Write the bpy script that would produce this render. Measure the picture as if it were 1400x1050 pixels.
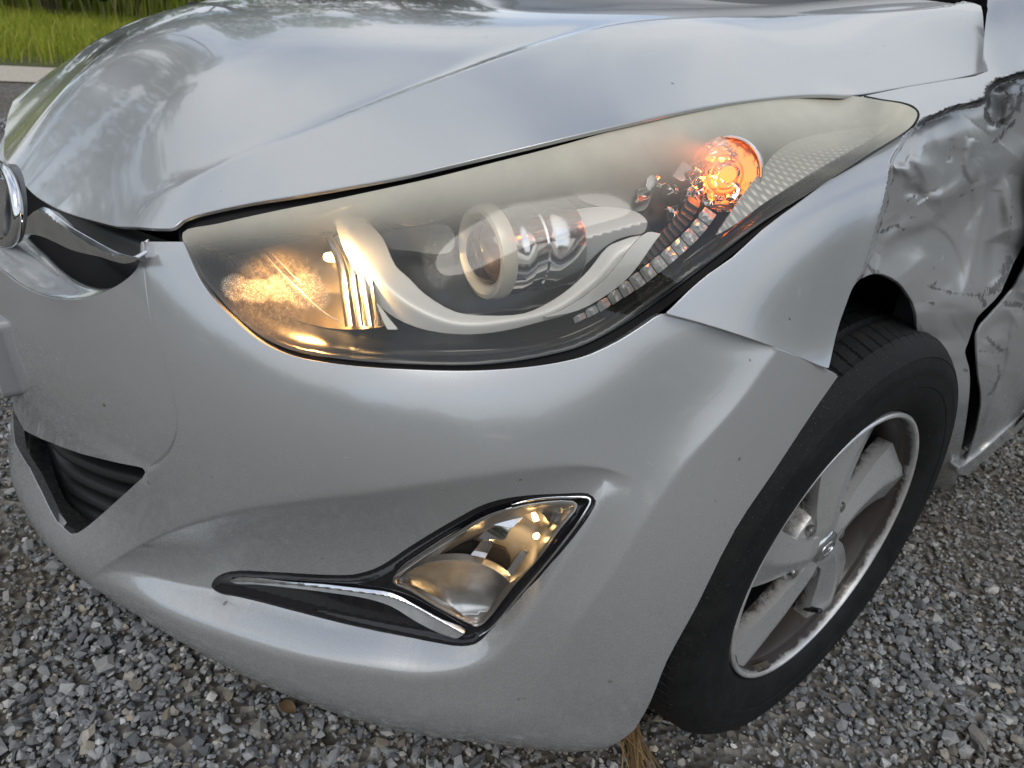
import bpy, bmesh
from mathutils import Vector, Matrix
from mathutils.geometry import delaunay_2d_cdt
import numpy as np, math
# ---------------------------------------------------------------- surveyed viewpoint (metres; X car's left, Y rearward, Z up)
CAM=np.array([1.148,-.048,.905]); YAW,PITCH,ROLL,FPX=-.857,.475,.106,982.5
def cam_axes():
    cy,sy,cp,sp=math.cos(YAW),math.sin(YAW),math.cos(PITCH),math.sin(PITCH)
    f=np.array([sy*cp,cy*cp,-sp]); r=np.array([cy,-sy,0.]); u=np.cross(r,f)
    c,s=math.cos(ROLL),math.sin(ROLL)
    return np.array([c*r+s*u,-s*r+c*u,f])
for _o in list(bpy.data.objects): bpy.data.objects.remove(_o)
SC=bpy.context.scene; COL=SC.collection
# ---------------------------------------------------------------- camera
_cd=bpy.data.cameras.new('camera'); CAMOB=bpy.data.objects.new('camera',_cd); COL.objects.link(CAMOB)
_cd.sensor_width=36; _cd.sensor_fit='HORIZONTAL'; _cd.lens=36*FPX/1400; _cd.clip_start=.02; _cd.clip_end=900
_ax=cam_axes(); _m=Matrix.Identity(4)
for _i in range(3): _m[_i][0],_m[_i][1],_m[_i][2],_m[_i][3]=_ax[0][_i],_ax[1][_i],-_ax[2][_i],CAM[_i]
CAMOB.matrix_world=_m; SC.camera=CAMOB
_cd.dof.use_dof=True; _cd.dof.focus_distance=.62; _cd.dof.aperture_fstop=13
# ---------------------------------------------------------------- sky: broken cloud over Nishita, soft sun
SUN_EL,SUN_AZ=math.radians(52),math.radians(-48)      # azimuth measured from +X towards +Y
SC.render.engine='CYCLES'
_w=bpy.data.worlds.new('World'); SC.world=_w; _w.use_nodes=True; _n=_w.node_tree.nodes; _l=_w.node_tree.links; _n.clear()
_sky=_n.new('ShaderNodeTexSky'); _sky.sky_type='NISHITA'; _sky.sun_disc=False; _sky.sun_elevation=SUN_EL; _sky.sun_rotation=math.pi/2-SUN_AZ
_sky.air_density=1.; _sky.dust_density=1.5
_tc=_n.new('ShaderNodeTexCoord'); _sep=_n.new('ShaderNodeSeparateXYZ'); _l.new(_tc.outputs['Generated'],_sep.inputs[0])
_zz=_n.new('ShaderNodeMath'); _zz.operation='ADD'; _l.new(_sep.outputs['Z'],_zz.inputs[0]); _zz.inputs[1].default_value=.22
_dv=_n.new('ShaderNodeVectorMath'); _dv.operation='DIVIDE'; _l.new(_tc.outputs['Generated'],_dv.inputs[0])
_cb=_n.new('ShaderNodeCombineXYZ'); [_l.new(_zz.outputs[0],_cb.inputs[k]) for k in range(3)]; _l.new(_cb.outputs[0],_dv.inputs[1])
_no=_n.new('ShaderNodeTexNoise'); _no.inputs['Scale'].default_value=1.5; _no.inputs['Detail'].default_value=7; _no.inputs['Roughness'].default_value=.55; _no.inputs['Distortion'].default_value=.3
_l.new(_dv.outputs[0],_no.inputs['Vector'])
_r=_n.new('ShaderNodeValToRGB'); _r.color_ramp.elements[0].position=.34; _r.color_ramp.elements[1].position=.56; _l.new(_no.outputs['Fac'],_r.inputs[0])
_no2=_n.new('ShaderNodeTexNoise'); _no2.inputs['Scale'].default_value=2.4; _no2.inputs['Detail'].default_value=5; _l.new(_dv.outputs[0],_no2.inputs['Vector'])
_r2=_n.new('ShaderNodeValToRGB'); _r2.color_ramp.elements[0].position=.3; _r2.color_ramp.elements[0].color=(4.1,4.3,4.5,1); _r2.color_ramp.elements[1].position=.7; _r2.color_ramp.elements[1].color=(5.5,5.55,5.6,1); _l.new(_no2.outputs['Fac'],_r2.inputs[0])
_mx=_n.new('ShaderNodeMixRGB'); _l.new(_r.outputs[0],_mx.inputs[0]); _l.new(_sky.outputs[0],_mx.inputs[1]); _l.new(_r2.outputs[0],_mx.inputs[2])
_bg=_n.new('ShaderNodeBackground'); _bg.inputs['Strength'].default_value=.11; _l.new(_mx.outputs[0],_bg.inputs[0])
_wo=_n.new('ShaderNodeOutputWorld'); _l.new(_bg.outputs[0],_wo.inputs[0])
_sd_=bpy.data.lights.new('sun','SUN'); _so=bpy.data.objects.new('sun',_sd_); COL.objects.link(_so)
_sd_.energy=.66; _sd_.angle=math.radians(32); _sd_.color=(1,.95,.88)
_so.rotation_euler=Vector((math.cos(SUN_EL)*math.cos(SUN_AZ),math.cos(SUN_EL)*math.sin(SUN_AZ),math.sin(SUN_EL))).to_track_quat('Z','Y').to_euler()
SC.view_settings.view_transform='Standard'; SC.view_settings.look='None'; SC.view_settings.exposure=.82; SC.view_settings.gamma=1; SC.view_settings.use_curve_mapping=False
SC.cycles.max_bounces=10; SC.cycles.transparent_max_bounces=12; SC.cycles.caustics_reflective=False; SC.cycles.caustics_refractive=False
CM=cam_axes()
def rays(px):
    px=np.atleast_2d(np.asarray(px,float))
    d=np.stack([(px[:,0]-700)/FPX,-(px[:,1]-525)/FPX,np.ones(len(px))],1)@CM
    return d/np.linalg.norm(d,axis=1)[:,None]
def proj(P):
    q=(np.atleast_2d(P)-CAM)@CM.T
    return np.stack([700+FPX*q[:,0]/q[:,2],525-FPX*q[:,1]/q[:,2]],1)
def at(px,ax,val):
    d=rays(px)[0]; return CAM+(val-CAM[ax])/d[ax]*d
# ---------------------------------------------------------------- splines
def nat_spline(x,y):
    x=np.asarray(x,float); y=np.asarray(y,float); n=len(x)
    h=np.diff(x); A=np.zeros((n,n)); A[0,0]=A[-1,-1]=1
    for i in range(1,n-1): A[i,i-1]=h[i-1];A[i,i]=2*(h[i-1]+h[i]);A[i,i+1]=h[i]
    B=np.zeros(y.shape); dy=np.diff(y,axis=0)/h.reshape(-1,*([1]*(y.ndim-1)))
    B[1:-1]=6*(dy[1:]-dy[:-1]); m=np.linalg.solve(A,B)
    def f(t):
        t=np.clip(np.asarray(t,float),x[0],x[-1]); i=np.clip(np.searchsorted(x,t)-1,0,n-2)
        hh=h[i]; a=(x[i+1]-t)/hh; b=(t-x[i])/hh
        if y.ndim>1: a=a[...,None];b=b[...,None];hh=hh[...,None]
        return a*y[i]+b*y[i+1]+((a**3-a)*m[i]+(b**3-b)*m[i+1])*hh*hh/6
    return f
class TPS:
    def __init__(s,P,v,scale=1.,lam=0.):
        s.P=np.asarray(P,float)*scale; s.sc=scale; n=len(s.P)
        K=s.k(s.P,s.P)+lam*np.eye(n); Q=np.c_[np.ones(n),s.P]
        A=np.block([[K,Q],[Q.T,np.zeros((Q.shape[1],Q.shape[1]))]])
        v=np.asarray(v,float); b=np.concatenate([v,np.zeros((Q.shape[1],)+v.shape[1:])])
        s.w=np.linalg.solve(A,b)
    def k(s,A,B):
        d2=((A[:,None,:]-B[None])**2).sum(-1); return .5*d2*np.log(d2+1e-12)
    def __call__(s,X):
        X=np.atleast_2d(np.asarray(X,float))*s.sc; out=[]
        for i in range(0,len(X),20000):
            x=X[i:i+20000]; out.append(s.k(x,s.P)@s.w[:len(s.P)]+np.c_[np.ones(len(x)),x]@s.w[len(s.P):])
        return np.concatenate(out)
def resample(poly,step,closed=True):
    P=np.asarray(poly,float); Q=np.r_[P,P[:1]] if closed else P
    L=np.r_[0,np.cumsum(np.linalg.norm(np.diff(Q,axis=0),axis=1))]; n=max(3,int(round(L[-1]/step)))
    t=np.linspace(0,L[-1],n+(0 if closed else 1),endpoint=not closed)
    return np.stack([np.interp(t,L,Q[:,k]) for k in range(P.shape[1])],1)
def smooth_poly(P,closed=False,n=8,corners=()):
    """Catmull-Rom through points; indices in corners stay sharp"""
    P=np.asarray(P,float); N=len(P); out=[]; cs=set(c%N for c in corners)
    rng=range(N if closed else N-1)
    for i in rng:
        p1,p2=P[i],P[(i+1)%N]
        p0=P[(i-1)%N] if (closed or i>0) else 2*p1-p2
        p3=P[(i+2)%N] if (closed or i+2<N) else 2*p2-p1
        if i in cs: p0=2*p1-p2
        if (i+1)%N in cs: p3=2*p2-p1
        d1=max(np.linalg.norm(p2-p1),1e-9)**.5; d0=max(np.linalg.norm(p1-p0),1e-9)**.5; d2=max(np.linalg.norm(p3-p2),1e-9)**.5
        m1=(p2-p1)-d1*((p2-p0)/(d0+d1)-(p1-p0)/d0) if d0>1e-4 else p2-p1
        m2=(p2-p1)+d1*((p3-p2)/d2-(p3-p1)/(d1+d2)) if d2>1e-4 else p2-p1
        m1=(p1-p0)/d0*d1-(p2-p0)/(d0+d1)*d1+(p2-p1); m2=(p2-p1)-(p3-p1)/(d1+d2)*d1+(p3-p2)/d2*d1
        for k in range(n):
            t=k/n; out.append((2*t**3-3*t*t+1)*p1+(t**3-2*t*t+t)*m1+(-2*t**3+3*t*t)*p2+(t**3-t*t)*m2)
    if not closed: out.append(P[-1])
    return np.array(out)
def inpoly(X,poly):
    X=np.asarray(X,float); P=np.asarray(poly,float); x,y=X[:,0],X[:,1]; c=np.zeros(len(X),bool)
    for i in range(len(P)):
        a,b=P[i-1],P[i]
        if a[1]==b[1]: continue
        m=(a[1]>y)!=(b[1]>y); c^=m&(x<(b[0]-a[0])*(y-a[1])/(b[1]-a[1])+a[0])
    return c
def segdist(X,poly,closed=False):
    """unsigned distance, signed side (left +) and param of nearest point on polyline"""
    X=np.asarray(X,float); P=np.asarray(poly,float)
    if closed: P=np.r_[P,P[:1]]
    best=np.full(len(X),1e9); sg=np.zeros(len(X)); tt=np.zeros(len(X)); acc=0; 
    for i in range(len(P)-1):
        a,b=P[i],P[i+1]; ab=b-a; l2=ab@ab; 
        if l2<1e-14: continue
        t=np.clip(((X-a)@ab)/l2,0,1); d=X-(a+t[:,None]*ab); dd=np.sqrt((d**2).sum(1))
        cr=ab[0]*(X[:,1]-a[1])-ab[1]*(X[:,0]-a[0])
        m=dd<best; best[m]=dd[m]; sg[m]=np.sign(cr[m]); tt[m]=acc+t[m]*math.sqrt(l2); acc+=math.sqrt(l2)
    return best,sg,tt/acc
def sstep(a,b,x):
    t=np.clip((x-a)/(b-a),0,1); return t*t*(3-2*t)
def softplus(x,w): 
    z=x/w; return w*np.where(z>20,z,np.log1p(np.exp(np.minimum(z,20))))
# ---------------------------------------------------------------- car lower body: offset field over a plan curve
BASE=np.array([(-.90,.75),(-.88,.55),(-.80,.37),(-.66,.20),(-.45,.09),(-.3,.04),(-.15,.005),(0,-.005),(.15,.005),(.3,.04),(.45,.09),(.56,.14),(.66,.205),(.74,.285),(.80,.375),(.84,.47),(.865,.57),(.875,.68),(.88,.80),(.88,.95),(.88,1.15),(.885,1.4),(.89,1.8),(.89,2.6)])
_bp=smooth_poly(BASE,n=12); _L=np.r_[0,np.cumsum(np.linalg.norm(np.diff(_bp,axis=0),axis=1))]
_s=np.linspace(0,_L[-1],421); _B=nat_spline(_s[::6],np.stack([np.interp(_s[::6],_L,_bp[:,0]),np.interp(_s[::6],_L,_bp[:,1])],1))
_Bd=_B(_s); _T=np.gradient(_Bd,_s,axis=0); 
for _ in range(6): _T[1:-1]=(_T[:-2]+2*_T[1:-1]+_T[2:])/4
_T=np.gradient(_Bd,axis=0); _T/=np.linalg.norm(_T,axis=1)[:,None]
def s_of(x=None,y=None):
    if x is not None: i=np.argmin(abs(_Bd[:,0]-x)+(_Bd[:,1]>.56)*9)
    else: i=np.argmin(abs(_Bd[:,1]-y)+(_Bd[:,0]<.3)*9)
    return _s[i]
def base(s):
    s=np.clip(s,0,_s[-1]); b=_B(s); tx=np.interp(s,_s,_T[:,0]); ty=np.interp(s,_s,_T[:,1]); n=np.hypot(tx,ty)
    return b,np.stack([ty/n,-tx/n],-1)   # outward normal
# ---------------------------------------------------------------- offset table (rows = stations along the wall, columns = heights)
S0=s_of(x=0.)
ZL=np.array([.06,.12,.16,.20,.26,.32,.40,.48,.55,.60,.64,.68,.74,.80,.86,.92])
UL=np.array([0,.2,.36,.48,.63,.77,.86,.94,1.04,1.18,1.35,1.6,1.9,2.3,3.2])
HT=np.array([
[-.10,-.010,.025,.035,.020,.010,.012,.020,.015,.000,-.015,-.03,-.08,-.14,-.22,-.30],
[-.11,-.015,.018,.024,.010,.000,.005,.012,.008,-.002,-.015,-.03,-.08,-.14,-.22,-.30],
[-.12,-.035,.000,.010,.006,.000,.002,.008,.006,.000,-.010,-.028,-.08,-.14,-.22,-.30],
[-.13,-.045,-.010,.003,.004,.004,.006,.010,.009,.003,-.008,-.028,-.08,-.14,-.22,-.30],
[-.13,-.050,-.020,-.006,.000,.004,.008,.013,.013,.003,-.017,-.048,-.09,-.15,-.22,-.30],
[-.12,-.050,-.022,-.008,.000,.006,.012,.017,.013,-.001,-.023,-.052,-.09,-.15,-.22,-.30],
[-.11,-.045,-.018,-.004,.004,.010,.016,.018,.009,-.007,-.027,-.052,-.08,-.14,-.22,-.30],
[-.09,-.030,-.008,.000,.008,.014,.018,.014,.003,-.009,-.021,-.036,-.065,-.11,-.18,-.28],
[-.06,-.015,.003,.010,.018,.022,.022,.016,.006,-.002,-.010,-.020,-.042,-.070,-.13,-.25],
[-.05,-.010,.008,.014,.020,.022,.020,.015,.010,.004,-.001,-.006,-.018,-.034,-.075,-.17],
[-.05,-.012,.000,.005,.010,.012,.012,.010,.008,.004,.000,-.002,-.008,-.018,-.045,-.16],
[-.08,-.040,-.030,-.022,-.014,-.008,-.002,.002,.004,.003,.001,-.001,-.005,-.012,-.028,-.12],
[-.10,-.060,-.055,-.050,-.040,-.025,-.012,-.004,.002,.003,.001,-.001,-.005,-.012,-.028,-.10],
[-.10,-.060,-.055,-.050,-.040,-.025,-.012,-.004,.002,.003,.001,-.001,-.005,-.012,-.028,-.10],
[-.10,-.060,-.055,-.050,-.040,-.025,-.012,-.004,.002,.003,.001,-.001,-.005,-.012,-.028,-.10]])
_rowf=nat_spline(ZL,HT.T)              # z -> values at stations
def h0(s,z):
    u=np.abs(s-S0); z=np.clip(z,.06,.92)
    zg=np.linspace(.06,.92,173); T=_rowf(zg)           # (173, nu)
    ug=np.linspace(0,3.2,321); G=nat_spline(UL,T.T)(ug) # (321,173)
    return bil(G,ug,zg,u,z)
def bil(G,ug,zg,u,z):
    fu=np.clip((u-ug[0])/(ug[1]-ug[0]),0,len(ug)-1.001); fz=np.clip((z-zg[0])/(zg[1]-zg[0]),0,len(zg)-1.001)
    i=fu.astype(int); j=fz.astype(int); a=fu-i; b=fz-j
    # bicubic (Catmull) lookup keeps the normals smooth
    def w(t): return np.stack([-.5*t**3+t*t-.5*t,1.5*t**3-2.5*t*t+1,-1.5*t**3+2*t*t+.5*t,.5*t**3-.5*t*t],0)
    wa,wb=w(a),w(b); out=np.zeros(np.shape(fu))
    for m in range(4):
        im=np.clip(i+m-1,0,len(ug)-1)
        for n in range(4):
            jn=np.clip(j+n-1,0,len(zg)-1); out=out+wa[m]*wb[n]*G[im,jn]
    return out
class Body:
    """wall of the car: point = plan curve(s) + outward * H(s,z), z"""
    def __init__(b,Hf): b.Hf=Hf; b.grid()
    def grid(b):
        b.ug=np.linspace(0,_s[-1],760); b.zg=np.linspace(.06,.92,260)
        U,Z=np.meshgrid(b.ug,b.zg,indexing='ij'); b.G=b.Hf(U.ravel(),Z.ravel()).reshape(U.shape)
    def P(b,uv):
        uv=np.atleast_2d(uv); B,n=base(uv[:,0]); h=b.Hf(uv[:,0],uv[:,1])
        return np.c_[B+n*h[:,None],uv[:,1]]
    def Foff(b,Pt,fast=True):
        D=((Pt[:,None,0]-_Bd[None,:,0])**2+(Pt[:,None,1]-_Bd[None,:,1])**2); i=D.argmin(1)
        t=((Pt[:,:2]-_Bd[i])*_T[i]).sum(1); s=_s[i]+t; B,n=base(s)
        sd=((Pt[:,:2]-B)*n).sum(1)
        fu=np.clip((s-b.ug[0])/(b.ug[1]-b.ug[0]),0,len(b.ug)-1.001); fz=np.clip((Pt[:,2]-b.zg[0])/(b.zg[1]-b.zg[0]),0,len(b.zg)-1.001)
        i=fu.astype(int); j=fz.astype(int); a=fu-i; c=fz-j; G=b.G
        h=(1-a)*(1-c)*G[i,j]+a*(1-c)*G[i+1,j]+(1-a)*c*G[i,j+1]+a*c*G[i+1,j+1]
        return sd-h,s
    def hit(b,px,tmin=.15,tmax=2.6,off=0.):
        d=rays(px); n=len(d); out=np.zeros((n,2)); ts=np.linspace(tmin,tmax,260)
        for k in range(n):
            Pt=CAM+ts[:,None]*d[k]; F,s=b.Foff(Pt); F=F-off
            ins=(F<0)&(Pt[:,2]>.03)&(Pt[:,2]<.93); j=np.argmax(ins) if ins.any() else np.argmin(F)
            if ins.any() and j>0:
                lo,hi=ts[j-1],ts[j]
                for _ in range(3):
                    tt=np.linspace(lo,hi,9); F,s=b.Foff(CAM+tt[:,None]*d[k]); q=max(1,np.argmax(F<off)); lo,hi=tt[q-1],tt[q]
                t=(lo+hi)/2
            else: t=ts[j]
            Pt=(CAM+t*d[k])[None]; F,s=b.Foff(Pt); out[k]=(s[0],Pt[0,2])
        return out
    def N(b,uv,e=1.2e-3):
        uv=np.atleast_2d(uv); a=b.P(uv+[e,0])-b.P(uv-[e,0]); c=b.P(uv+[0,e])-b.P(uv-[0,e]); n=np.cross(a,c); return n/np.linalg.norm(n,axis=1)[:,None]
body0=Body(h0)
# ---------------------------------------------------------------- bonnet surface z=g(x,y)
def pxx(px,x): return at(px,0,x)
def pxy(px,y): return at(px,1,y)
_hc=[pxx((45,264),.10),pxx((86,288),.21),pxx((137,303),.32),pxy((185,309),.102)]       # leading edge
_hc+=[pxy((274,290),.150),pxy((343,275),.190),pxy((480,254),.252),pxy((597,229),.312),pxy((723,199),.372),pxy((860,167),.455),pxy((1000,140),.575),pxy((1163,129),.735),pxx((1240,118),.765),pxx((1349,98),.788)] # near edge
_hc+=[pxx((240,255),.405),pxx((343,206),.435),pxx((480,154),.455),pxx((600,108),.475),pxx((730,62),.50),pxx((850,32),.53),pxx((1000,22),.575),pxx((1200,17),.625),pxx((1310,8),.69),pxx((1340,5),.715),pxx((1345,60),.752)]  # shoulder line
_mir=[p*[-1,1,1] for p in _hc if p[0]>.02]
_cen=[np.array(p) for p in [(0,.105,.762),(0,.17,.808),(0,.28,.852),(0,.44,.888),(0,.70,.922),(0,1.05,.955),(.25,.20,.806),(-.25,.20,.806),(.27,.42,.874),(-.27,.42,.874),(.3,.72,.914),(-.3,.72,.914),(.35,1.1,.95),(-.35,1.1,.95)]]
_HC=np.array(_hc+_mir+_cen)
_ht=TPS(_HC[:,:2],_HC[:,2],scale=1.,lam=2e-2)
_rg=smooth_poly(np.array([(185,310),(202,281),(240,255),(291,230),(343,206),(411,182),(480,154),(600,108),(730,62),(850,32),(1000,22),(1200,17),(1310,8)]),n=6)
class Hood:
    def __init__(b):
        b.ridge=None
        b.xg=np.linspace(-.86,.86,345); b.yg=np.linspace(-.02,1.4,285)
        X,Y=np.meshgrid(b.xg,b.yg,indexing='ij'); b.G=_ht(np.c_[X.ravel(),Y.ravel()]).reshape(X.shape)
        h=b.hit(_rg[:-1]); b.ridge=h
        # crease: shoulder line stands proud of a shallow valley on the centre side
        XY=np.c_[np.abs(X.ravel()),Y.ravel()]
        r=b.ridge[np.argsort(b.ridge[:,1])]
        d,sg,t=segdist(XY,r); xr=np.interp(XY[:,1],r[:,1],r[:,0]); side=np.where(XY[:,0]>xr,1,-1)  # +1 outer
        d=d*side; fade=sstep(.0,.10,t)*0+1
        q=softplus(-d,.0012); dz=-.0075*(1-np.exp(-q/.014))*np.exp(-q/.11)*(.45+.55*sstep(.14,.45,XY[:,1]))
        b.G=b.G+dz.reshape(X.shape)
    def P(b,uv):
        uv=np.atleast_2d(uv); return np.c_[uv,bil(b.G,b.xg,b.yg,uv[:,0],uv[:,1])]
    def N(b,uv,e=1.5e-3):
        uv=np.atleast_2d(uv); a=b.P(uv+[e,0])-b.P(uv-[e,0]); c=b.P(uv+[0,e])-b.P(uv-[0,e]); n=np.cross(a,c); return n/np.linalg.norm(n,axis=1)[:,None]
    def hit(b,px,tmin=.2,tmax=2.2):
        d=rays(px); out=np.zeros((len(d),2)); ts=np.linspace(tmin,tmax,400)
        for k in range(len(d)):
            P=CAM+ts[:,None]*d[k]; ok=(abs(P[:,0])<.86)&(P[:,1]>-.02)&(P[:,1]<1.4)
            F=P[:,2]-bil(b.G,b.xg,b.yg,P[:,0],P[:,1]); F[~ok]=9; ins=F<0
            j=np.argmax(ins) if ins.any() else np.argmin(F)
            if ins.any() and j>0:
                lo,hi=ts[j-1],ts[j]
                for _ in range(22):
                    m=(lo+hi)/2; q=CAM+m*d[k]
                    if q[2]-bil(b.G,b.xg,b.yg,q[0:1],q[1:2])[0]<0: hi=m
                    else: lo=m
                t=hi
            else: t=ts[j]
            out[k]=(CAM+t*d[k])[:2]
        return out
hood=Hood()
# ---------------------------------------------------------------- traced outlines (photo pixels) used as survey points
NOSE_SEAM=smooth_poly([(193,329),(195,380),(203,440),(217,490),(232,540),(237,570),(235,600),(222,625),(197,645)],n=6)
WEDGE_TOP=smooth_poly([(120,790),(170,757),(230,728),(300,706),(400,690),(500,680),(620,664),(720,652),(800,648),(850,655),(880,668)],n=6)
LEDGE=smooth_poly([(110,792),(160,800),(230,836),(300,862),(400,893),(500,913),(580,922),(640,915),(680,895),(720,850),(770,780),(830,690)],n=6)
CREASE=smooth_poly([(1062,478),(1016,545),(934,640),(880,715),(840,780),(790,850)],n=6)
GRILLE_HOLE=smooth_poly([(-160,520),(-60,560),(6,573),(33,588),(110,620),(192,638),(199,645),(150,692),(116,722),(96,732),(77,715),(55,672),(33,628),(12,580),(-40,470),(-120,420)],closed=True,n=1)
SHLD=smooth_poly([(236,515),(320,533),(420,547),(540,551),(660,549),(760,542),(850,520),(900,500)],n=6)
_sd={}
def _pre():
    for k,v in dict(seam=NOSE_SEAM,wedge=WEDGE_TOP,ledge=LEDGE,crease=CREASE,shld=SHLD).items(): _sd[k]=body0.hit(v)
_pre()
def body_h(s,z):
    h=h0(s,z); u=np.abs(s-S0)+S0; X=np.c_[u,z]
    # panel step beside the nose: centre part sits 6 mm back
    d,sg,t=segdist(X,_sd['seam']); ins=np.where(sg<0,1,-1)
    r=_sd['seam']; rr=r[np.argsort(r[:,1])]; us=np.interp(z,rr[:,1],rr[:,0]); inside=np.where(u<us,1.,-1.)
    k=sstep(-.003,.003,d*inside)*sstep(.40,.44,z); h=h-.004*k*np.exp(-d/.12)-.0035*np.exp(-(d/.0013)**2)*sstep(.42,.45,z)
    # recess above the fog lamp that runs out in a sharp ledge below it
    W=_sd['wedge']; L=_sd['ledge']; W=W[np.argsort(W[:,0])]; L=L[np.argsort(L[:,0])]
    zt=np.interp(u,W[:,0],W[:,1]); zb=np.interp(u,L[:,0],L[:,1]); 
    span=np.maximum(zt-zb,.004); q=(zt-z)/span
    dep=.040*sstep(.0,.24,np.minimum(u-W[0,0],1))*1.0
    dep=dep*(1-sstep(W[-1,0]-.13,W[-1,0]+.0,u))
    lw=.020/np.maximum(span,.03)                      # ledge returns over 20 mm
    qq=softplus(q,.010); k1=(1-np.exp(-qq*2.4))/(1-math.exp(-2.4))*1.02; k2=softplus(1-q,.0035/span)/lw; prof=np.minimum(k1,k2)
    ss=.05; prof=-ss*np.log(np.exp(-np.minimum(k1,3)/ss)+np.exp(-np.minimum(k2,3)/ss)); prof=np.clip(prof,0,1)
    h=h-dep*prof
    # corner crease: face behind it turns towards the side
    C=_sd['crease']; Cs=C[np.argsort(C[:,1])]; uc=np.interp(z,Cs[:,1],Cs[:,0]); uc=np.where(z<Cs[0,1],Cs[0,0]-(Cs[0,1]-z)*.25,uc)
    dd=uc-u
    return h-.0*dd+FOLD*softplus(dd,.0014)*np.exp(-np.maximum(dd,0)/.10)*sstep(.22,.45,z)*(-1)
FOLD=.34
body=Body(body_h)
# ---------------------------------------------------------------- object helpers
RNG=np.random.default_rng(7)
def mesh_obj(name,V,F,mat,parent=None,normals=None,smooth=True,attrs=None,origin=None,mats=None,fmat=None):
    me=bpy.data.meshes.new(name); V=np.asarray(V,float)
    if origin is not None: V=V-np.asarray(origin)
    if isinstance(F,np.ndarray) and F.ndim==2:
        nf,k=F.shape; me.vertices.add(len(V)); me.vertices.foreach_set('co',V.ravel()); me.loops.add(nf*k); me.loops.foreach_set('vertex_index',F.ravel().astype(np.int32))
        me.polygons.add(nf); me.polygons.foreach_set('loop_start',np.arange(0,nf*k,k,dtype=np.int32)); me.polygons.foreach_set('loop_total',np.full(nf,k,np.int32)); me.update(calc_edges=True)
    else: me.from_pydata([tuple(v) for v in V],[],[tuple(int(i) for i in f) for f in F]); me.update()
    me.polygons.foreach_set('use_smooth',np.full(len(me.polygons),bool(smooth)))
    for m in (mats or [mat]): me.materials.append(m)
    if fmat is not None: me.polygons.foreach_set('material_index',np.asarray(fmat,np.int32))
    if attrs:
        for k,a in attrs.items():
            at_=me.attributes.new(k,'FLOAT','POINT'); at_.data.foreach_set('value',np.asarray(a,float))
    if normals is not None:
        n=np.array(normals,float); z=np.linalg.norm(n,axis=1)<.5; n[z]=0
        me.normals_split_custom_set_from_vertices([tuple(x) for x in n])
    me.update(); o=bpy.data.objects.new(name,me); COL.objects.link(o)
    if origin is not None: o.location=origin
    if parent is not None:
        o.parent=parent; o.matrix_parent_inverse=parent_inv(parent)
    return o
def parent_inv(p):
    M=Matrix.Translation(p.location)
    q=p
    M=world_of(p); return M.inverted()
def world_of(p):
    M=Matrix.Identity(4); chain=[]
    while p: chain.append(p); p=p.parent
    for q in reversed(chain):
        loc=Matrix.LocRotScale(q.location,q.rotation_euler.to_quaternion(),q.scale)
        M=M@(q.matrix_parent_inverse if q.parent else Matrix.Identity(4))@loc
    return M
def empty(name,loc=(0,0,0),parent=None):
    o=bpy.data.objects.new(name,None); COL.objects.link(o); o.location=loc; o.empty_display_size=.05
    if parent is not None: o.parent=parent; o.matrix_parent_inverse=parent_inv(parent)
    return o
def tag(o,label=None,cat=None,group=None,kind=None):
    if label:o['label']=label
    if cat:o['category']=cat
    if group:o['group']=group
    if kind:o['kind']=kind
    return o
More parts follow.
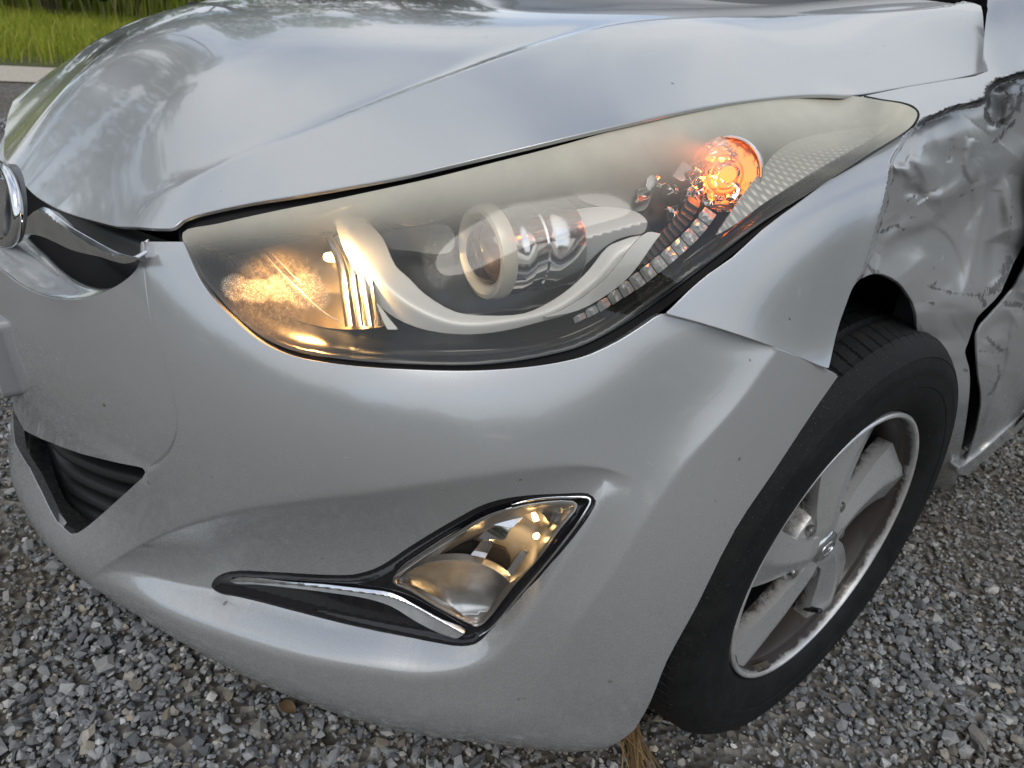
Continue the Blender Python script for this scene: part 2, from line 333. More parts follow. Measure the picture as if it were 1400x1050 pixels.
# ---------------------------------------------------------------- material helpers
class MT:
    def __init__(s,name):
        s.m=bpy.data.materials.new(name); s.m.use_nodes=True; s.t=s.m.node_tree; s.t.nodes.clear(); s.out=s.n('ShaderNodeOutputMaterial')
    def n(s,t,**kw):
        x=s.t.nodes.new(t)
        for k,v in kw.items(): setattr(x,k,v)
        return x
    def l(s,a,b): s.t.links.new(a,b)
    def pr(s,**kw):
        p=s.n('ShaderNodeBsdfPrincipled'); s.l(p.outputs[0],s.out.inputs[0])
        for k,v in kw.items(): s.set(p,k.replace('_',' '),v)
        return p
    def set(s,p,k,v):
        i=p.inputs[k]
        if hasattr(v,'type') and hasattr(v,'is_output') or isinstance(v,bpy.types.NodeSocket): s.l(v,i)
        else: i.default_value=(*v,1) if isinstance(v,tuple) and len(v)==3 and i.type=='RGBA' else v
    def co(s,kind='Object'): return s.n('ShaderNodeTexCoord').outputs[kind]
    def noise(s,scale,detail=3,rough=.5,vec=None,out='Fac',dist=0):
        x=s.n('ShaderNodeTexNoise'); x.inputs['Scale'].default_value=scale; x.inputs['Detail'].default_value=detail; x.inputs['Roughness'].default_value=rough; x.inputs['Distortion'].default_value=dist
        s.l(vec if vec is not None else s.co(),x.inputs['Vector']); return x.outputs[out]
    def ramp(s,f,*st):
        r=s.n('ShaderNodeValToRGB'); e=r.color_ramp.elements
        while len(e)<len(st): e.new(.5)
        for q,(p,c) in zip(e,st): q.position=p; q.color=(c,c,c,1) if not isinstance(c,tuple) else (*c,1)
        s.l(f,r.inputs[0]); return r.outputs[0]
    def mix(s,f,a,b,mode='MIX'):
        x=s.n('ShaderNodeMixRGB',blend_type=mode)
        for i,v in enumerate((f,a,b)):
            if isinstance(v,bpy.types.NodeSocket): s.l(v,x.inputs[i])
            else: x.inputs[i].default_value=v if i==0 else ((*v,1) if isinstance(v,tuple) else (v,v,v,1))
        return x.outputs[0]
    def math(s,op,a,b=0.,c=None):
        x=s.n('ShaderNodeMath',operation=op)
        for i,v in enumerate((a,b) if c is None else (a,b,c)):
            if isinstance(v,bpy.types.NodeSocket): s.l(v,x.inputs[i])
            else: x.inputs[i].default_value=v
        return x.outputs[0]
    def attr(s,name): return s.n('ShaderNodeAttribute',attribute_name=name).outputs['Fac']
    def bump(s,h,strength=.2,dist=.001,normal=None):
        b=s.n('ShaderNodeBump'); b.inputs['Strength'].default_value=strength; b.inputs['Distance'].default_value=dist; s.l(h,b.inputs['Height'])
        if normal is not None: s.l(normal,b.inputs['Normal'])
        return b.outputs[0]
def simple(name,col,rough=.5,metal=0.,bump=None,var=.0,**kw):
    t=MT(name); c=col
    if var: c=t.mix(t.ramp(t.noise(60,4),(.3,0.),(.7,1.)),tuple(x*(1-var) for x in col),tuple(min(1,x*(1+var)) for x in col))
    p=t.pr(Base_Color=c,Roughness=rough,Metallic=metal,**kw)
    if bump: t.l(t.bump(t.noise(bump[0],4),bump[1],bump[2]),p.inputs['Normal'])
    return t.m
# silver metallic paint: aluminium flake under clear coat, with a film of road dust low down
def paint(name,scuffs=False):
    t=MT(name); co=t.co(); g=t.n('ShaderNodeNewGeometry').outputs['Position']
    fl=t.noise(2600,1,.5,g); base=t.mix(t.ramp(fl,(.3,0.),(.7,1.)),(.40,.415,.42),(.475,.49,.495))
    sep=t.n('ShaderNodeSeparateXYZ'); t.l(g,sep.inputs[0])
    low=t.n('ShaderNodeMapRange'); t.l(sep.outputs['Z'],low.inputs['Value']); low.inputs['From Min'].default_value=.62; low.inputs['From Max'].default_value=.12; low.inputs['To Min'].default_value=.03; low.inputs['To Max'].default_value=.75
    sp=t.ramp(t.noise(55,8,.75,g),(.46,0.),(.74,1.)); sp2=t.ramp(t.noise(420,3,.6,g),(.50,0.),(.72,1.))
    dirt=t.math('MULTIPLY',t.math('ADD',t.math('MULTIPLY',sp,.6),t.math('MULTIPLY',sp2,.5)),low.outputs[0])
    chip=t.ramp(t.noise(75,1,.5,g),(.80,0.),(.81,1.)); base=t.mix(t.math('MINIMUM',dirt,1.),base,(.34,.335,.32)); base=t.mix(t.math('MULTIPLY',chip,.75),base,(.10,.09,.07)); rough=t.math('ADD',.25,t.math('MULTIPLY',dirt,.25)); metal=t.math('SUBTRACT',.47,t.math('MULTIPLY',dirt,.3))
    coatr=t.math('ADD',.045,t.math('MULTIPLY',dirt,.45))
    if scuffs:
        sc=t.attr('scuff'); n1=t.noise(90,9,.8,g); k=t.ramp(t.math('ADD',sc,t.math('MULTIPLY',t.math('SUBTRACT',n1,.5),2.2)),(.40,0.),(.52,1.))
        sc2=t.attr('rust'); k2=t.ramp(t.math('ADD',sc2,t.math('MULTIPLY',t.math('SUBTRACT',n1,.5),1.4)),(.5,0.),(.72,1.))
        base=t.mix(k2,base,(.42,.30,.17)); base=t.mix(k,base,(.012,.012,.013)); wn=t.attr('worn'); rough=t.math('ADD',rough,t.math('MULTIPLY',wn,.16)); base=t.mix(t.math('MULTIPLY',wn,.22),base,(.42,.41,.40)); coatr=t.math('ADD',coatr,t.math('MULTIPLY',wn,.16)); metal=t.math('MULTIPLY',metal,t.math('SUBTRACT',1.,k)); rough=t.math('ADD',rough,t.math('MULTIPLY',k,.3))
    p=t.pr(Base_Color=base,Metallic=metal,Roughness=rough,Coat_Weight=(t.math('SUBTRACT',1.,k) if scuffs else 1.),Coat_Roughness=coatr,Coat_IOR=1.5)
    op=t.bump(t.noise(9,2,.4,g),.015,.002); t.l(t.bump(t.noise(330,2,.4,g),.012,.0006,op),p.inputs['Coat Normal'])
    t.l(t.bump(fl,.10,.0002),p.inputs['Normal'])
    return t.m
M_PAINT=paint('silver_paint'); M_PAINTD=paint('scraped_silver_paint',True)
M_BLACK=simple('black_gap',(.006,.006,.007),.8)
M_TRIM=simple('black_trim',(.018,.019,.021),.42,var=.2,bump=(900,.2,.0003))
M_SEAL=simple('black_seal',(.012,.012,.013),.22)
M_CHROME=simple('chrome',(.78,.79,.80),.07,1.)
M_SATIN=simple('satin_chrome',(.78,.79,.80),.20,1.,var=.12,bump=(30,.1,.002))
M_SILVERPL=simple('silver_plastic',(.76,.77,.76),.40,.15)
M_GREY=simple('dark_grey_plastic',(.055,.06,.065),.35)
# ---------------------------------------------------------------- panel builder
def cdt(outer,holes,inner):
    """outer, holes: (n,2) loops; inner: extra points -> verts, tris, list of boundary index loops"""
    pts=[outer]+list(holes)+[inner]; V=np.concatenate(pts); E=[]; loops=[]; k=0
    for L in [outer]+list(holes):
        n=len(L); idx=list(range(k,k+n)); E+=[(idx[i],idx[(i+1)%n]) for i in range(n)]; loops.append(idx); k+=n
    r=delaunay_2d_cdt([Vector(v) for v in V],E,[],0,1e-7,True)
    vo=np.array([tuple(v) for v in r[0]]); T=np.array([f for f in r[2] if len(f)==3],int); c=vo[T].mean(1)
    keep=inpoly(c,outer)
    for h in holes: keep&=~inpoly(c,h)
    T=T[keep]
    a,b,cc=vo[T[:,0]],vo[T[:,1]],vo[T[:,2]]; ar=(b[:,0]-a[:,0])*(cc[:,1]-a[:,1])-(b[:,1]-a[:,1])*(cc[:,0]-a[:,0]); T=T[abs(ar)>1e-14]; ar=ar[abs(ar)>1e-14]; T[ar<0]=T[ar<0][:,::-1]
    back={}
    for i,o in enumerate(r[3]):
        for q in o: back[q]=i
    lo=[[back[i] for i in L if i in back] for L in loops]
    return vo,T,lo
def grid_in(outer,holes,du,dv,gap=.5):
    lo,hi=outer.min(0),outer.max(0); U,Vv=np.meshgrid(np.arange(lo[0]+du/2,hi[0],du),np.arange(lo[1]+dv/2,hi[1],dv),indexing='ij')
    U=U+0.; U[:,::2]+=du*.5
    G=np.c_[U.ravel(),Vv.ravel()]; m=inpoly(G,outer)
    for h in holes: m&=~inpoly(G,h)
    G=G[m]; sc=np.array([1/du,1/dv])
    for L in [outer]+list(holes):
        d,_,_=segdist(G*sc,L*sc,closed=True); G=G[d>gap]
    return G
def panel(name,outer,holes,Pf,Nf,step,mat,parent,depth=.012,hole_depth=None,flip=False,attrs=None,bevel=.0009,mats=None,sc=(1,1),rim=None,extra=None):
    """surface panel with a rolled edge and a real return flange. step=(du,dv) in parameter units"""
    G=grid_in(outer,holes,step[0],step[1])
    if extra is not None:
        ex=inpoly(extra,outer)
        for h in holes: ex&=~inpoly(extra,h)
        ex=extra[ex]
        for L in [outer]+list(holes): ex=ex[segdist(ex,L,closed=True)[0]>.0012]
        key=set(map(tuple,np.round(ex/(.0022)).astype(int)))
        K=np.round(G/.0022).astype(int); keep=np.array([not any((a+i,b+j) in key for i in (-1,0,1) for j in (-1,0,1)) for a,b in K]); G=np.r_[G[keep],ex]
    vo,T,loops=cdt(outer,holes,G)
    P=Pf(vo); N=Nf(vo); 
    if flip: N=-N
    # make triangles agree with N
    fn=np.cross(P[T[:,1]]-P[T[:,0]],P[T[:,2]]-P[T[:,0]]); s=(fn*N[T[:,0]]).sum(1)
    if (s<0).sum()>len(s)/2: T=T[:,::-1]
    V=[P];NN=[N];F=[T]; base=len(P); uvx=[vo]
    for li,L in enumerate(loops):
        L=np.array(L); n=len(L); p=P[L]; nn=N[L]
        tan=np.roll(p,-1,0)-np.roll(p,1,0); tan/=np.linalg.norm(tan,axis=1)[:,None]+1e-12
        out=np.cross(tan,nn); out/=np.linalg.norm(out,axis=1)[:,None]+1e-12
        # which way is outside: test with parameter-space centroid of adjacent material
        q=vo[L]; tq=np.roll(q,-1,0)-np.roll(q,1,0); nq=np.c_[tq[:,1],-tq[:,0]]; nq/=np.linalg.norm(nq,axis=1)[:,None]+1e-12
        A=((q-np.roll(q,1,0))[:,0]*(q+np.roll(q,1,0))[:,1]).sum()   # >0 : clockwise
        e=Pf(q+nq*np.minimum(step[0],step[1])*.05)-p; sgn=np.sign((e*out).sum(1).mean()); outw=out*sgn
        if A>0: outw=-outw
        if li>0: outw=-outw
        dp=depth if li==0 else (hole_depth[li-1] if isinstance(hole_depth,(list,tuple)) else (hole_depth or depth))
        if isinstance(dp,tuple): dpth,inw=dp      # slanted flange: (depth, sideways towards opening)
        else: dpth,inw=dp,0.
        r1=p+outw*bevel-nn*bevel; r2=p+outw*(bevel+inw)-nn*(dpth)
        n1=(outw+nn*(.6 if inw==0 else 1.2)); n1/=np.linalg.norm(n1,axis=1)[:,None]
        k1=base; k2=base+n; k3=base+2*n; 
        sl=outw*dpth+nn*inw; sl/=np.linalg.norm(sl,axis=1)[:,None]+1e-9
        V+=[r1,r1,r2]; NN+=[n1,sl,sl]; uvx+=[q,q,q]; base+=3*n
        i=np.arange(n); j=(i+1)%n
        for (a,b,c,d) in ((L[i],L[j],k1+j,k1+i),(k2+i,k2+j,k3+j,k3+i)):
            Q=np.c_[a,b,c]; R=np.c_[a,c,d]
            allV=np.concatenate(V); allN=np.concatenate(NN)
            for X in (Q,R):
                fn=np.cross(allV[X[:,1]]-allV[X[:,0]],allV[X[:,2]]-allV[X[:,0]]); s=(fn*(allN[X].mean(1))).sum(1)
                X[s<0]=X[s<0][:,::-1]; F.append(X)
    V=np.concatenate(V);NN=np.concatenate(NN);F=np.concatenate(F); uvx=np.concatenate(uvx)
    at_={k:f(uvx) for k,f in attrs.items()} if attrs else None
    return mesh_obj(name,V,F,mat,parent,normals=NN,attrs=at_)
def sz_loop(px,surf,step,closed=True): return resample(surf.hit(px),step,closed)
# patches whose outline is surveyed in the photo and whose distance comes from D(px)
class Patch:
    def __init__(s,D): s.D=D
    def P(s,uv): uv=np.atleast_2d(uv); return CAM+rays(uv)*s.D(uv)[:,None]
    def N(s,uv,e=.6):
        uv=np.atleast_2d(uv); a=s.P(uv+[e,0])-s.P(uv-[e,0]); c=s.P(uv+[0,e])-s.P(uv-[0,e]); n=np.cross(c,a); n/=np.linalg.norm(n,axis=1)[:,None]+1e-12
        t=(n*(CAM-s.P(uv))).sum(1); return n*np.sign(t)[:,None]
def dist_of(P): return np.linalg.norm(np.atleast_2d(P)-CAM,axis=1)
def patch(name,outline,D,mat,parent,step=6,holes=(),depth=.003,smooth_n=6,corners=(),bevel=.0005,attrs=None,closed_smooth=True,hole_depth=None):
    o=np.asarray(outline,float)
    if smooth_n>1: o=smooth_poly(o,True,smooth_n,corners)
    o=resample(o,step*.7); hs=[resample(h,step*.7) for h in holes]
    pt=D if isinstance(D,Patch) else Patch(D)
    return panel(name,o,hs,pt.P,pt.N,(step,step),mat,parent,depth=depth,bevel=bevel,attrs=attrs,hole_depth=hole_depth)
def lathe(name,prof,center,axis,mat,parent,n=64,up=(0,0,1),a0=0,a1=2*math.pi,smooth=True,origin=None):
    """prof: list of (radius, offset along axis)"""
    ax=np.array(axis,float); ax/=np.linalg.norm(ax); u=np.cross(up,ax); 
    if np.linalg.norm(u)<1e-3: u=np.cross((1,0,0),ax)
    u/=np.linalg.norm(u); v=np.cross(ax,u); prof=np.array(prof,float)
    full=abs(a1-a0-2*math.pi)<1e-6; th=np.linspace(a0,a1,n,endpoint=not full)
    R=np.cos(th)[:,None]*u+np.sin(th)[:,None]*v
    V=np.array(center)+prof[None,:,0,None]*R[:,None,:]+prof[None,:,1,None]*ax; m=len(prof); V=V.reshape(-1,3)
    F=[]
    for i in range(n if full else n-1):
        j=(i+1)%n
        for k in range(m-1): F.append((i*m+k,j*m+k,j*m+k+1,i*m+k+1))
    F=np.array(F)
    o=mesh_obj(name,V,F,mat,parent,smooth=smooth,origin=origin); 
    bm=bmesh.new(); bm.from_mesh(o.data); bmesh.ops.remove_doubles(bm,verts=bm.verts,dist=1e-6); bmesh.ops.recalc_face_normals(bm,faces=bm.faces); bm.to_mesh(o.data); bm.free()
    if smooth: autosmooth(o,40)
    return o
def autosmooth(o,deg):
    me=o.data; bm=bmesh.new(); bm.from_mesh(me); a=math.radians(deg)
    for e in bm.edges:
        e.smooth=not(len(e.link_faces)==2 and e.calc_face_angle(0)>a)
    bm.to_mesh(me); bm.free()
# ================================================================ THE CAR
car=empty('damaged_car',(0,1.2,0))
tag(car,'silver car with its headlight on and the crumpled front wing and door behind the wheel','car')
# ---------------------------------------------------------------- bumper
def mirror_sz(L): L=np.array(L); return np.c_[2*S0-L[:,0],L[:,1]]
TOPE=smooth_poly([(192,331),(222,331),(249,331),(262,362),(274,386),(290,408),(311,430),(354,467),(397,487),(469,500),(554,506),(640,508),(700,505),(751,499),(797,489),(837,472),(866,455),(903,431),(912,430)],n=4,corners=(2,18))
SEAM=smooth_poly([(912,430),(960,443),(1020,462),(1075,482),(1120,501),(1146,514)],n=3)
ARCH=smooth_poly([(1146,514),(1113,561),(1059,643),(1005,724),(950,833),(912,903),(888,962),(878,980),(868,997)],n=3,corners=(0,))
LIP=smooth_poly([(0,369),(29,391),(57,404),(86,410),(120,408),(160,391),(186,369),(192,351),(192,331)],n=4,corners=())
szLIP=body.hit(LIP); szTOP=body.hit(TOPE[1:]); szSEAM=body.hit(SEAM[1:]); szARCH=body.hit(ARCH[1:])
left=np.concatenate([szLIP,szTOP,szSEAM,szARCH])
left=left[left[:,0]>S0+.16]
end=left[-1]; under=np.array([(end[0]-.02,.150),(end[0]-.06,.125),(end[0]-.12,.10),(end[0]-.25,.075),(S0+.5,.065),(S0+.2,.065)])
half=np.concatenate([left,under])             # from centre-top round to centre-bottom
nose_c=np.array([(S0+.12,left[0,1]-.002),(S0,left[0,1]-.004)])
outer=np.concatenate([mirror_sz(half)[::-1],nose_c[::-1][:1],nose_c[:1],half]) if False else np.concatenate([nose_c[1:],nose_c[:1],half,mirror_sz(half)[::-1],mirror_sz(nose_c[:1])])
outer=resample(outer,.004)
szG=body.hit(GRILLE_HOLE[(GRILLE_HOLE[:,0]>-30)&(GRILLE_HOLE[:,0]<400)])
_g=[p for p in szG if p[0]>S0+.03]; _g=np.array(_g)
_top=[p for p in body.hit([(33,588),(70,605),(110,620),(150,630),(185,637),(196,640),(199,646)])]
_bot=[p for p in body.hit([(194,655),(150,694),(116,723),(105,730),(96,731),(77,714),(55,671),(40,641)])]
zt=_top[0][1]; zb=_bot[-1][1]
gh=np.array(_top+_bot); gh=np.concatenate([[(S0+.01,zt+.004)],gh,[(S0+.01,zb-.001)]])
gh_m=mirror_sz(gh)[::-1]; ghole=resample(np.concatenate([gh,gh_m]),.004)
FOG_OUT=smooth_poly([(289,803),(293,791),(316,781),(374,782),(456,786),(485,785),(519,774),(560,747),(622,710),(663,689),(705,679),(767,675),(804,675),(815,683),(811,697),(767,754),(705,824),(668,865),(651,880),(630,884),(581,876),(477,855),(394,834),(332,818),(298,811)],True,4)
fhole=resample(body.hit(FOG_OUT),.004); fhole_m=mirror_sz(fhole)[::-1]
EXTRA=[]
for nm,offs in (('seam',(-.0035,-.0016,-.0006,.0006,.0016,.0035)),('crease',(-.004,-.0015,0,.0015,.004)),('ledge',(-.006,-.003,0,.003,.006,.010,.014,.018,.021,.024)),('wedge',(-.004,-.0015,0,.0015,.004))):
    L=resample(_sd[nm],.0035,False); t=np.gradient(L,axis=0); n_=np.c_[-t[:,1],t[:,0]]; n_/=np.linalg.norm(n_,axis=1)[:,None]; n_*=np.sign(n_[:,1:2].mean()) if nm!='seam' else 1
    for o_ in offs: EXTRA.append(L+n_*o_)
EXTRA=np.concatenate(EXTRA)
bumper=panel('bumper',outer,[ghole,fhole,fhole_m],body.P,body.N,(.0055,.005),M_PAINT,car,extra=EXTRA,depth=.014,hole_depth=[(.016,-.009),.010,.010])
# shelf above the nose that runs back under the bonnet
def loft(name,rows,mat,parent,smooth=True,closed=False,normals=None):
    n=len(rows[0]); V=np.concatenate(rows); F=[]
    for r in range(len(rows)-1):
        for i in range(n if closed else n-1):
            j=(i+1)%n; F.append((r*n+i,r*n+j,(r+1)*n+j,(r+1)*n+i))
    o=mesh_obj(name,V,F,mat,parent,smooth=smooth)
    bm=bmesh.new(); bm.from_mesh(o.data); bmesh.ops.recalc_face_normals(bm,faces=bm.faces); bm.to_mesh(o.data); bm.free()
    return o
lipsz=np.concatenate([nose_c[1:],nose_c[:1],left[:len(szLIP[szLIP[:,0]>S0+.16])]]); lipsz=resample(lipsz,.006,False)
_full=np.concatenate([mirror_sz(lipsz[1:])[::-1],lipsz]); lip3=body.P(_full); lipN=body.N(_full)
rows=[]
_f=.85*np.clip(1-(abs(lip3[:,0])/.43)**2.2,0,1)+.03
for by,bz in ((0,0),(.012,.002),(.026,.008),(.040,.017),(.052,.024),(.058,.022),(.060,.0)):
    rows.append(lip3-lipN*.0012+np.c_[np.zeros(len(_f)),by*_f,bz*_f])
loft('grille_shelf',rows,M_PAINT,car)
# black carrier behind the shelf
bk=rows[-1]; loft('grille_backing',[bk+[0,.0,-.004],bk*[1,1,0]+[0,.05,.54],bk*[1,1,0]+[0,.07,.64]],M_BLACK,car)
# upper grille skin under the bonnet lip
ux=np.linspace(-.43,.43,60); gy=.062+.28*ux**2
loft('grille_panel',[np.c_[ux,gy+.03,.650+.12*ux**2],np.c_[ux,gy+.012,.645+.12*ux**2],np.c_[ux,gy+.016,.615+.1*ux**2],np.c_[ux,gy+.03,.59+.1*ux**2]],M_GREY,car)
M_LOUV=simple('louvre_black',(.010,.0105,.011),.45)
# lower grille: louvres one by one and a black well behind them
_tz=np.array([(abs(p[0]-S0),p[1]) for p in _top]); _tz=_tz[np.argsort(_tz[:,0])]
for k in range(5):
    s=np.linspace(S0-.385,S0+.385,80); B,n=base(s); zc=np.interp(abs(s-S0),_tz[:,0],_tz[:,1])-.014-.031*k
    q=lambda off,dz: np.c_[B-n*off,zc+dz]
    loft('grille_louvre',[q(.060,.013),q(.028,.0095),q(.022,.003),q(.026,-.006),q(.060,-.010)],M_LOUV,car)
s=np.linspace(S0-.37,S0+.37,60); B,n=base(s)
loft('grille_well',[np.c_[B-n*.055,np.full(60,.44)],np.c_[B-n*.09,np.full(60,.42)],np.c_[B-n*.09,np.full(60,.24)],np.c_[B-n*.055,np.full(60,.22)]],M_BLACK,car)
# ---------------------------------------------------------------- bonnet
HO_near=smooth_poly([(185,309),(212,311),(233,311),(240,308),(247,301),(258,296),(274,291),(343,276),(400,267),(480,253),(554,239),(597,229),(660,214),(723,199),(790,183),(860,167),(917,154),(974,143),(1030,135),(1089,129),(1130,128),(1163,129),(1240,117),(1300,107),(1349,97)],n=3,corners=(2,23))
h_near=hood.hit(HO_near)
HO_front=smooth_poly([(20,236),(45,264),(64,277),(86,288),(110,296),(137,303),(160,308),(185,309)],n=3); h_front=hood.hit(HO_front)
h_front=h_front[h_front[:,0]>.07]
rear=np.array([hood.hit([(1348,97)])[0]]); 
hr=hood.hit([(1343,78),(1343,60),(1347,35),(1350,15)]); 
h_half=np.concatenate([[(0,h_front[0,1]-.0035)],h_front,h_near[1:]])
yr=h_half[-1,1]; h_rear=np.concatenate([hood.hit([(1346,78),(1345,60),(1344,35),(1341,8)]),[(.69,1.058),(.6,1.075),(.45,1.095),(.3,1.115),(.0,1.13)]])
h_half=np.concatenate([h_half,h_rear]); h_out=resample(np.concatenate([h_half,(h_half*[-1,1])[::-1][1:-1]]),.004)
_hr=resample(hood.ridge[hood.ridge[:,1]<1.],.007,False); _t=np.gradient(_hr,axis=0); _n=np.c_[-_t[:,1],_t[:,0]]; _n/=np.linalg.norm(_n,axis=1)[:,None]
_hx=np.concatenate([_hr+_n*o_ for o_ in (-.006,-.003,-.001,.001,.003,.006,.010)]); _hx=np.concatenate([_hx,_hx*[-1,1]])
hoodo=panel('bonnet',h_out,[],hood.P,hood.N,(.0095,.0075),M_PAINT,car,depth=.004,extra=_hx)
# slam panel / radiator cover under the bonnet edge
ring=resample(np.concatenate([h_half[:len(h_front)+1]]),.01,False)
# ---------------------------------------------------------------- headlight shell
LENS=smooth_poly([(250,318),(297,306),(383,287),(440,276),(497,264),(597,242),(660,226),(751,203),(860,173),(974,148),(1089,132),(1163,131),(1203,137),(1240,144),(1254,154),(1248,170),(1231,184),(1189,210),(1117,257),(1043,303),(974,354),(951,369),(894,411),(837,451),(794,473),(751,485),(700,494),(640,499),(526,496),(454,489),(397,478),(360,461),(326,435),(297,404),(274,375),(257,346)],True,4)
FOCUS=None
bt=body.hit([(250,331),(274,388),(311,431),(397,488),(500,503),(640,508),(751,500),(837,473),(912,432)])
bt3=body.P(bt)
# fender edge below the lens
fe3=body0.P(body0.hit([(943,398),(1003,352),(1060,303),(1120,258),(1180,216),(1231,186),(1256,158)]))
tp=[(251,317),(297,306),(383,287),(497,264),(597,242),(723,205),(860,173),(974,148),(1089,132),(1163,131)]
hp=hood.hit(tp); tp3=hood.P(hp)
_lp=np.concatenate([proj(bt3),proj(fe3),np.array(tp,float),[(1205,137),(1245,146)]])
_ld=np.concatenate([dist_of(bt3)+.004,dist_of(fe3)+.004,dist_of(tp3)+.010,[dist_of(at((1205,137),0,.79))[0],dist_of(at((1245,146),0,.818))[0]]])
_dm=TPS(_lp,_ld,scale=.01,lam=.03)
_extra=np.array([(340,370),(450,390),(600,370),(750,340),(900,290),(1000,240),(1100,190),(500,320),(700,270),(850,230)],float)
_eb=np.array([.004,.010,.016,.018,.018,.016,.010,.008,.012,.013])
_dl=TPS(np.r_[_lp,_extra],np.r_[_ld,_dm(_extra)-_eb],scale=.01,lam=.03)
DL=lambda uv:_dl(uv)
print('lens D',[(tuple(p),round(float(DL([p])[0]),3)) for p in [(260,330),(600,250),(600,480),(668,345),(990,235),(1240,155),(420,400)]])
# ---------------------------------------------------------------- front wing (with the crumpled rear half)
WHEEL_C=np.array([.851,.802,.305])
FEND=[(1176,132.5),(1203,137),(1243,145),(1255,155),(1249,172),(1231,187),(1160,228),(1100,272),(1043,315),(1003,352),(970,375),(943,398),(920,421),(912,428)]
_seam=[(960,441),(1020,460),(1075,480),(1120,499),(1133,503)]
_arch=[(1136,490),(1143,458),(1150,435),(1158,413),(1164,397),(1171,386),(1186,376),(1199,373),(1211,375),(1229,385),(1241,400),(1250,416),(1254,431),(1254,446),(1262,480),(1272,540),(1272,600),(1262,660),(1240,705)]
_rear=[(1274,688),(1299,671),(1311,644),(1310,633),(1317,599),(1323,560),(1326,526),(1325,503),(1319,481),(1323,470),(1329,452),(1336,434),(1353,417),(1368,400),(1385,361),(1400,335),(1408,316)]
_up=[(1420,200),(1440,60),(1440,-40),(1353,-12),(1352,10),(1350,20),(1346,60),(1346,80),(1352,97),(1300,109),(1240,119)]
FENDER=np.array(FEND+_seam+_arch+_rear+_up,float)
fs_px=[];fs_d=[]
def fadd(pxs,off=0.,surf=body0):
    P=surf.P(surf.hit(pxs,off=off)) if off==0 else None
    for p in pxs:
        h=surf.hit([p],off=off)[0]; B,n=base(h[0:1]); hh=surf.Hf(h[0:1],h[1:2])+off; q=np.r_[(B+n*hh[:,None])[0],h[1]]
        fs_px.append(p); fs_d.append(dist_of(q)[0])
fadd([(912,430),(960,443),(1020,462),(1075,482),(1133,503),(943,398),(1003,352),(1060,303),(1120,258),(1180,216),(1231,186),(1256,158),(1000,420),(1060,400),(1090,350),(1110,440),(1150,330),(1130,400),(1190,260),(1150,290)])
fadd([(1164,397),(1186,376),(1140,470)],0.)
fadd([(1230,250),(1240,330),(1200,420)],-.004)
_ns=len(fs_px)
fadd([(1262,210),(1300,180),(1350,155),(1395,130)],-.030)
fadd([(1240,300),(1300,240),(1300,300),(1380,230),(1380,290),(1210,360),(1300,370),(1380,330)],-.055)
fadd([(1254,431),(1300,420),(1345,410),(1270,480),(1310,460)],-.035)
fadd([(1300,530),(1310,600),(1290,660),(1255,700),(1270,600)],-.030)
_nd=len(fs_px)
for p,x in (((1163,131),.742),((1203,131),.76),((1240,119),.768),((1300,109),.781),((1349,98),.790),((1300,130),.815),((1350,115),.83),((1400,90),.845),((1400,40),.80),((1400,-20),.76),((1350,50),.755),((1352,5),.715)):
    fs_px.append(p); fs_d.append(dist_of(at(p,0,x))[0])
_sn=list(range(_ns))+list(range(_nd,len(fs_px))); _fs=TPS(np.array(fs_px)[_sn],np.array(fs_d)[_sn],scale=.01,lam=1.5); _dn=[i for i in range(len(fs_px)) if not(_ns-3<=i<_ns)]; _fdm=TPS(np.array(fs_px)[_dn],np.array(fs_d)[_dn],scale=.01,lam=1.5)
SCRATCH=smooth_poly([(1252,172),(1262,163),(1280,157),(1305,146),(1330,142),(1345,136),(1352,122),(1362,112),(1385,104),(1410,99)],n=4)
FOLDL=smooth_poly([(1249,172),(1232,196),(1218,222),(1214,250),(1207,285),(1199,312),(1190,345),(1180,372),(1172,385)],n=4)
def lin(d,w): return np.exp(-(d/w)**2)
def warp(X,sc,seed,amp=1.):
    r=np.random.default_rng(seed); out=np.zeros(len(X))
    for _ in range(7):
        a=r.uniform(0,math.pi); k=sc*r.uniform(.6,1.7); out+=np.sin((X@[math.cos(a),math.sin(a)])*k+r.uniform(0,6.28))
    return out/7*amp
DENTS=[ # polyline, width px, amount m (+ = pushed in), kind
 ([(1240,215),(1255,222),(1266,240),(1272,262)],9,-.012,0),([(1222,230),(1236,232),(1248,245)],7,-.010,0),
 ([(1232,262),(1252,262),(1262,275)],8,.012,0),([(1262,205),(1310,215),(1345,200)],16,.006,0),
 ([(1268,308),(1288,316),(1303,333),(1312,356),(1316,385),(1316,408)],3.5,.004,1),
 ([(1332,205),(1327,240),(1330,275),(1322,330),(1318,400)],6,.006,1),([(1342,215),(1348,255),(1338,310),(1322,400)],5,-.005,0),
 ([(1190,340),(1240,318),(1275,305),(1310,270),(1345,230)],6,.007,1),([(1200,345),(1225,320),(1245,300)],8,-.006,0),
 ([(1255,262),(1280,270),(1300,262),(1320,245)],9,-.008,0),([(1330,190),(1322,225),(1330,250)],7,-.012,0),
 ([(1255,432),(1300,418),(1330,428),(1345,420)],8,.007,1),([(1258,450),(1290,455),(1320,470)],12,-.006,0),([(1275,500),(1300,492),(1320,488)],6,.005,1),
 ([(1350,130),(1366,150),(1360,168),(1348,168)],7,.010,0),([(1372,118),(1380,140),(1372,170)],7,-.012,0),([(1360,190),(1390,150),(1405,120)],9,.010,1),
 ([(1385,240),(1378,270),(1386,310),(1380,345)],12,-.012,0),([(1362,260),(1365,300),(1355,350),(1352,400)],9,.008,0),([(1302,190),(1300,212),(1296,222)],4,.004,0),
 ([(1215,300),(1240,330),(1290,350)],14,.006,0),([(1275,330),(1262,370),(1270,410)],16,-.006,0)]
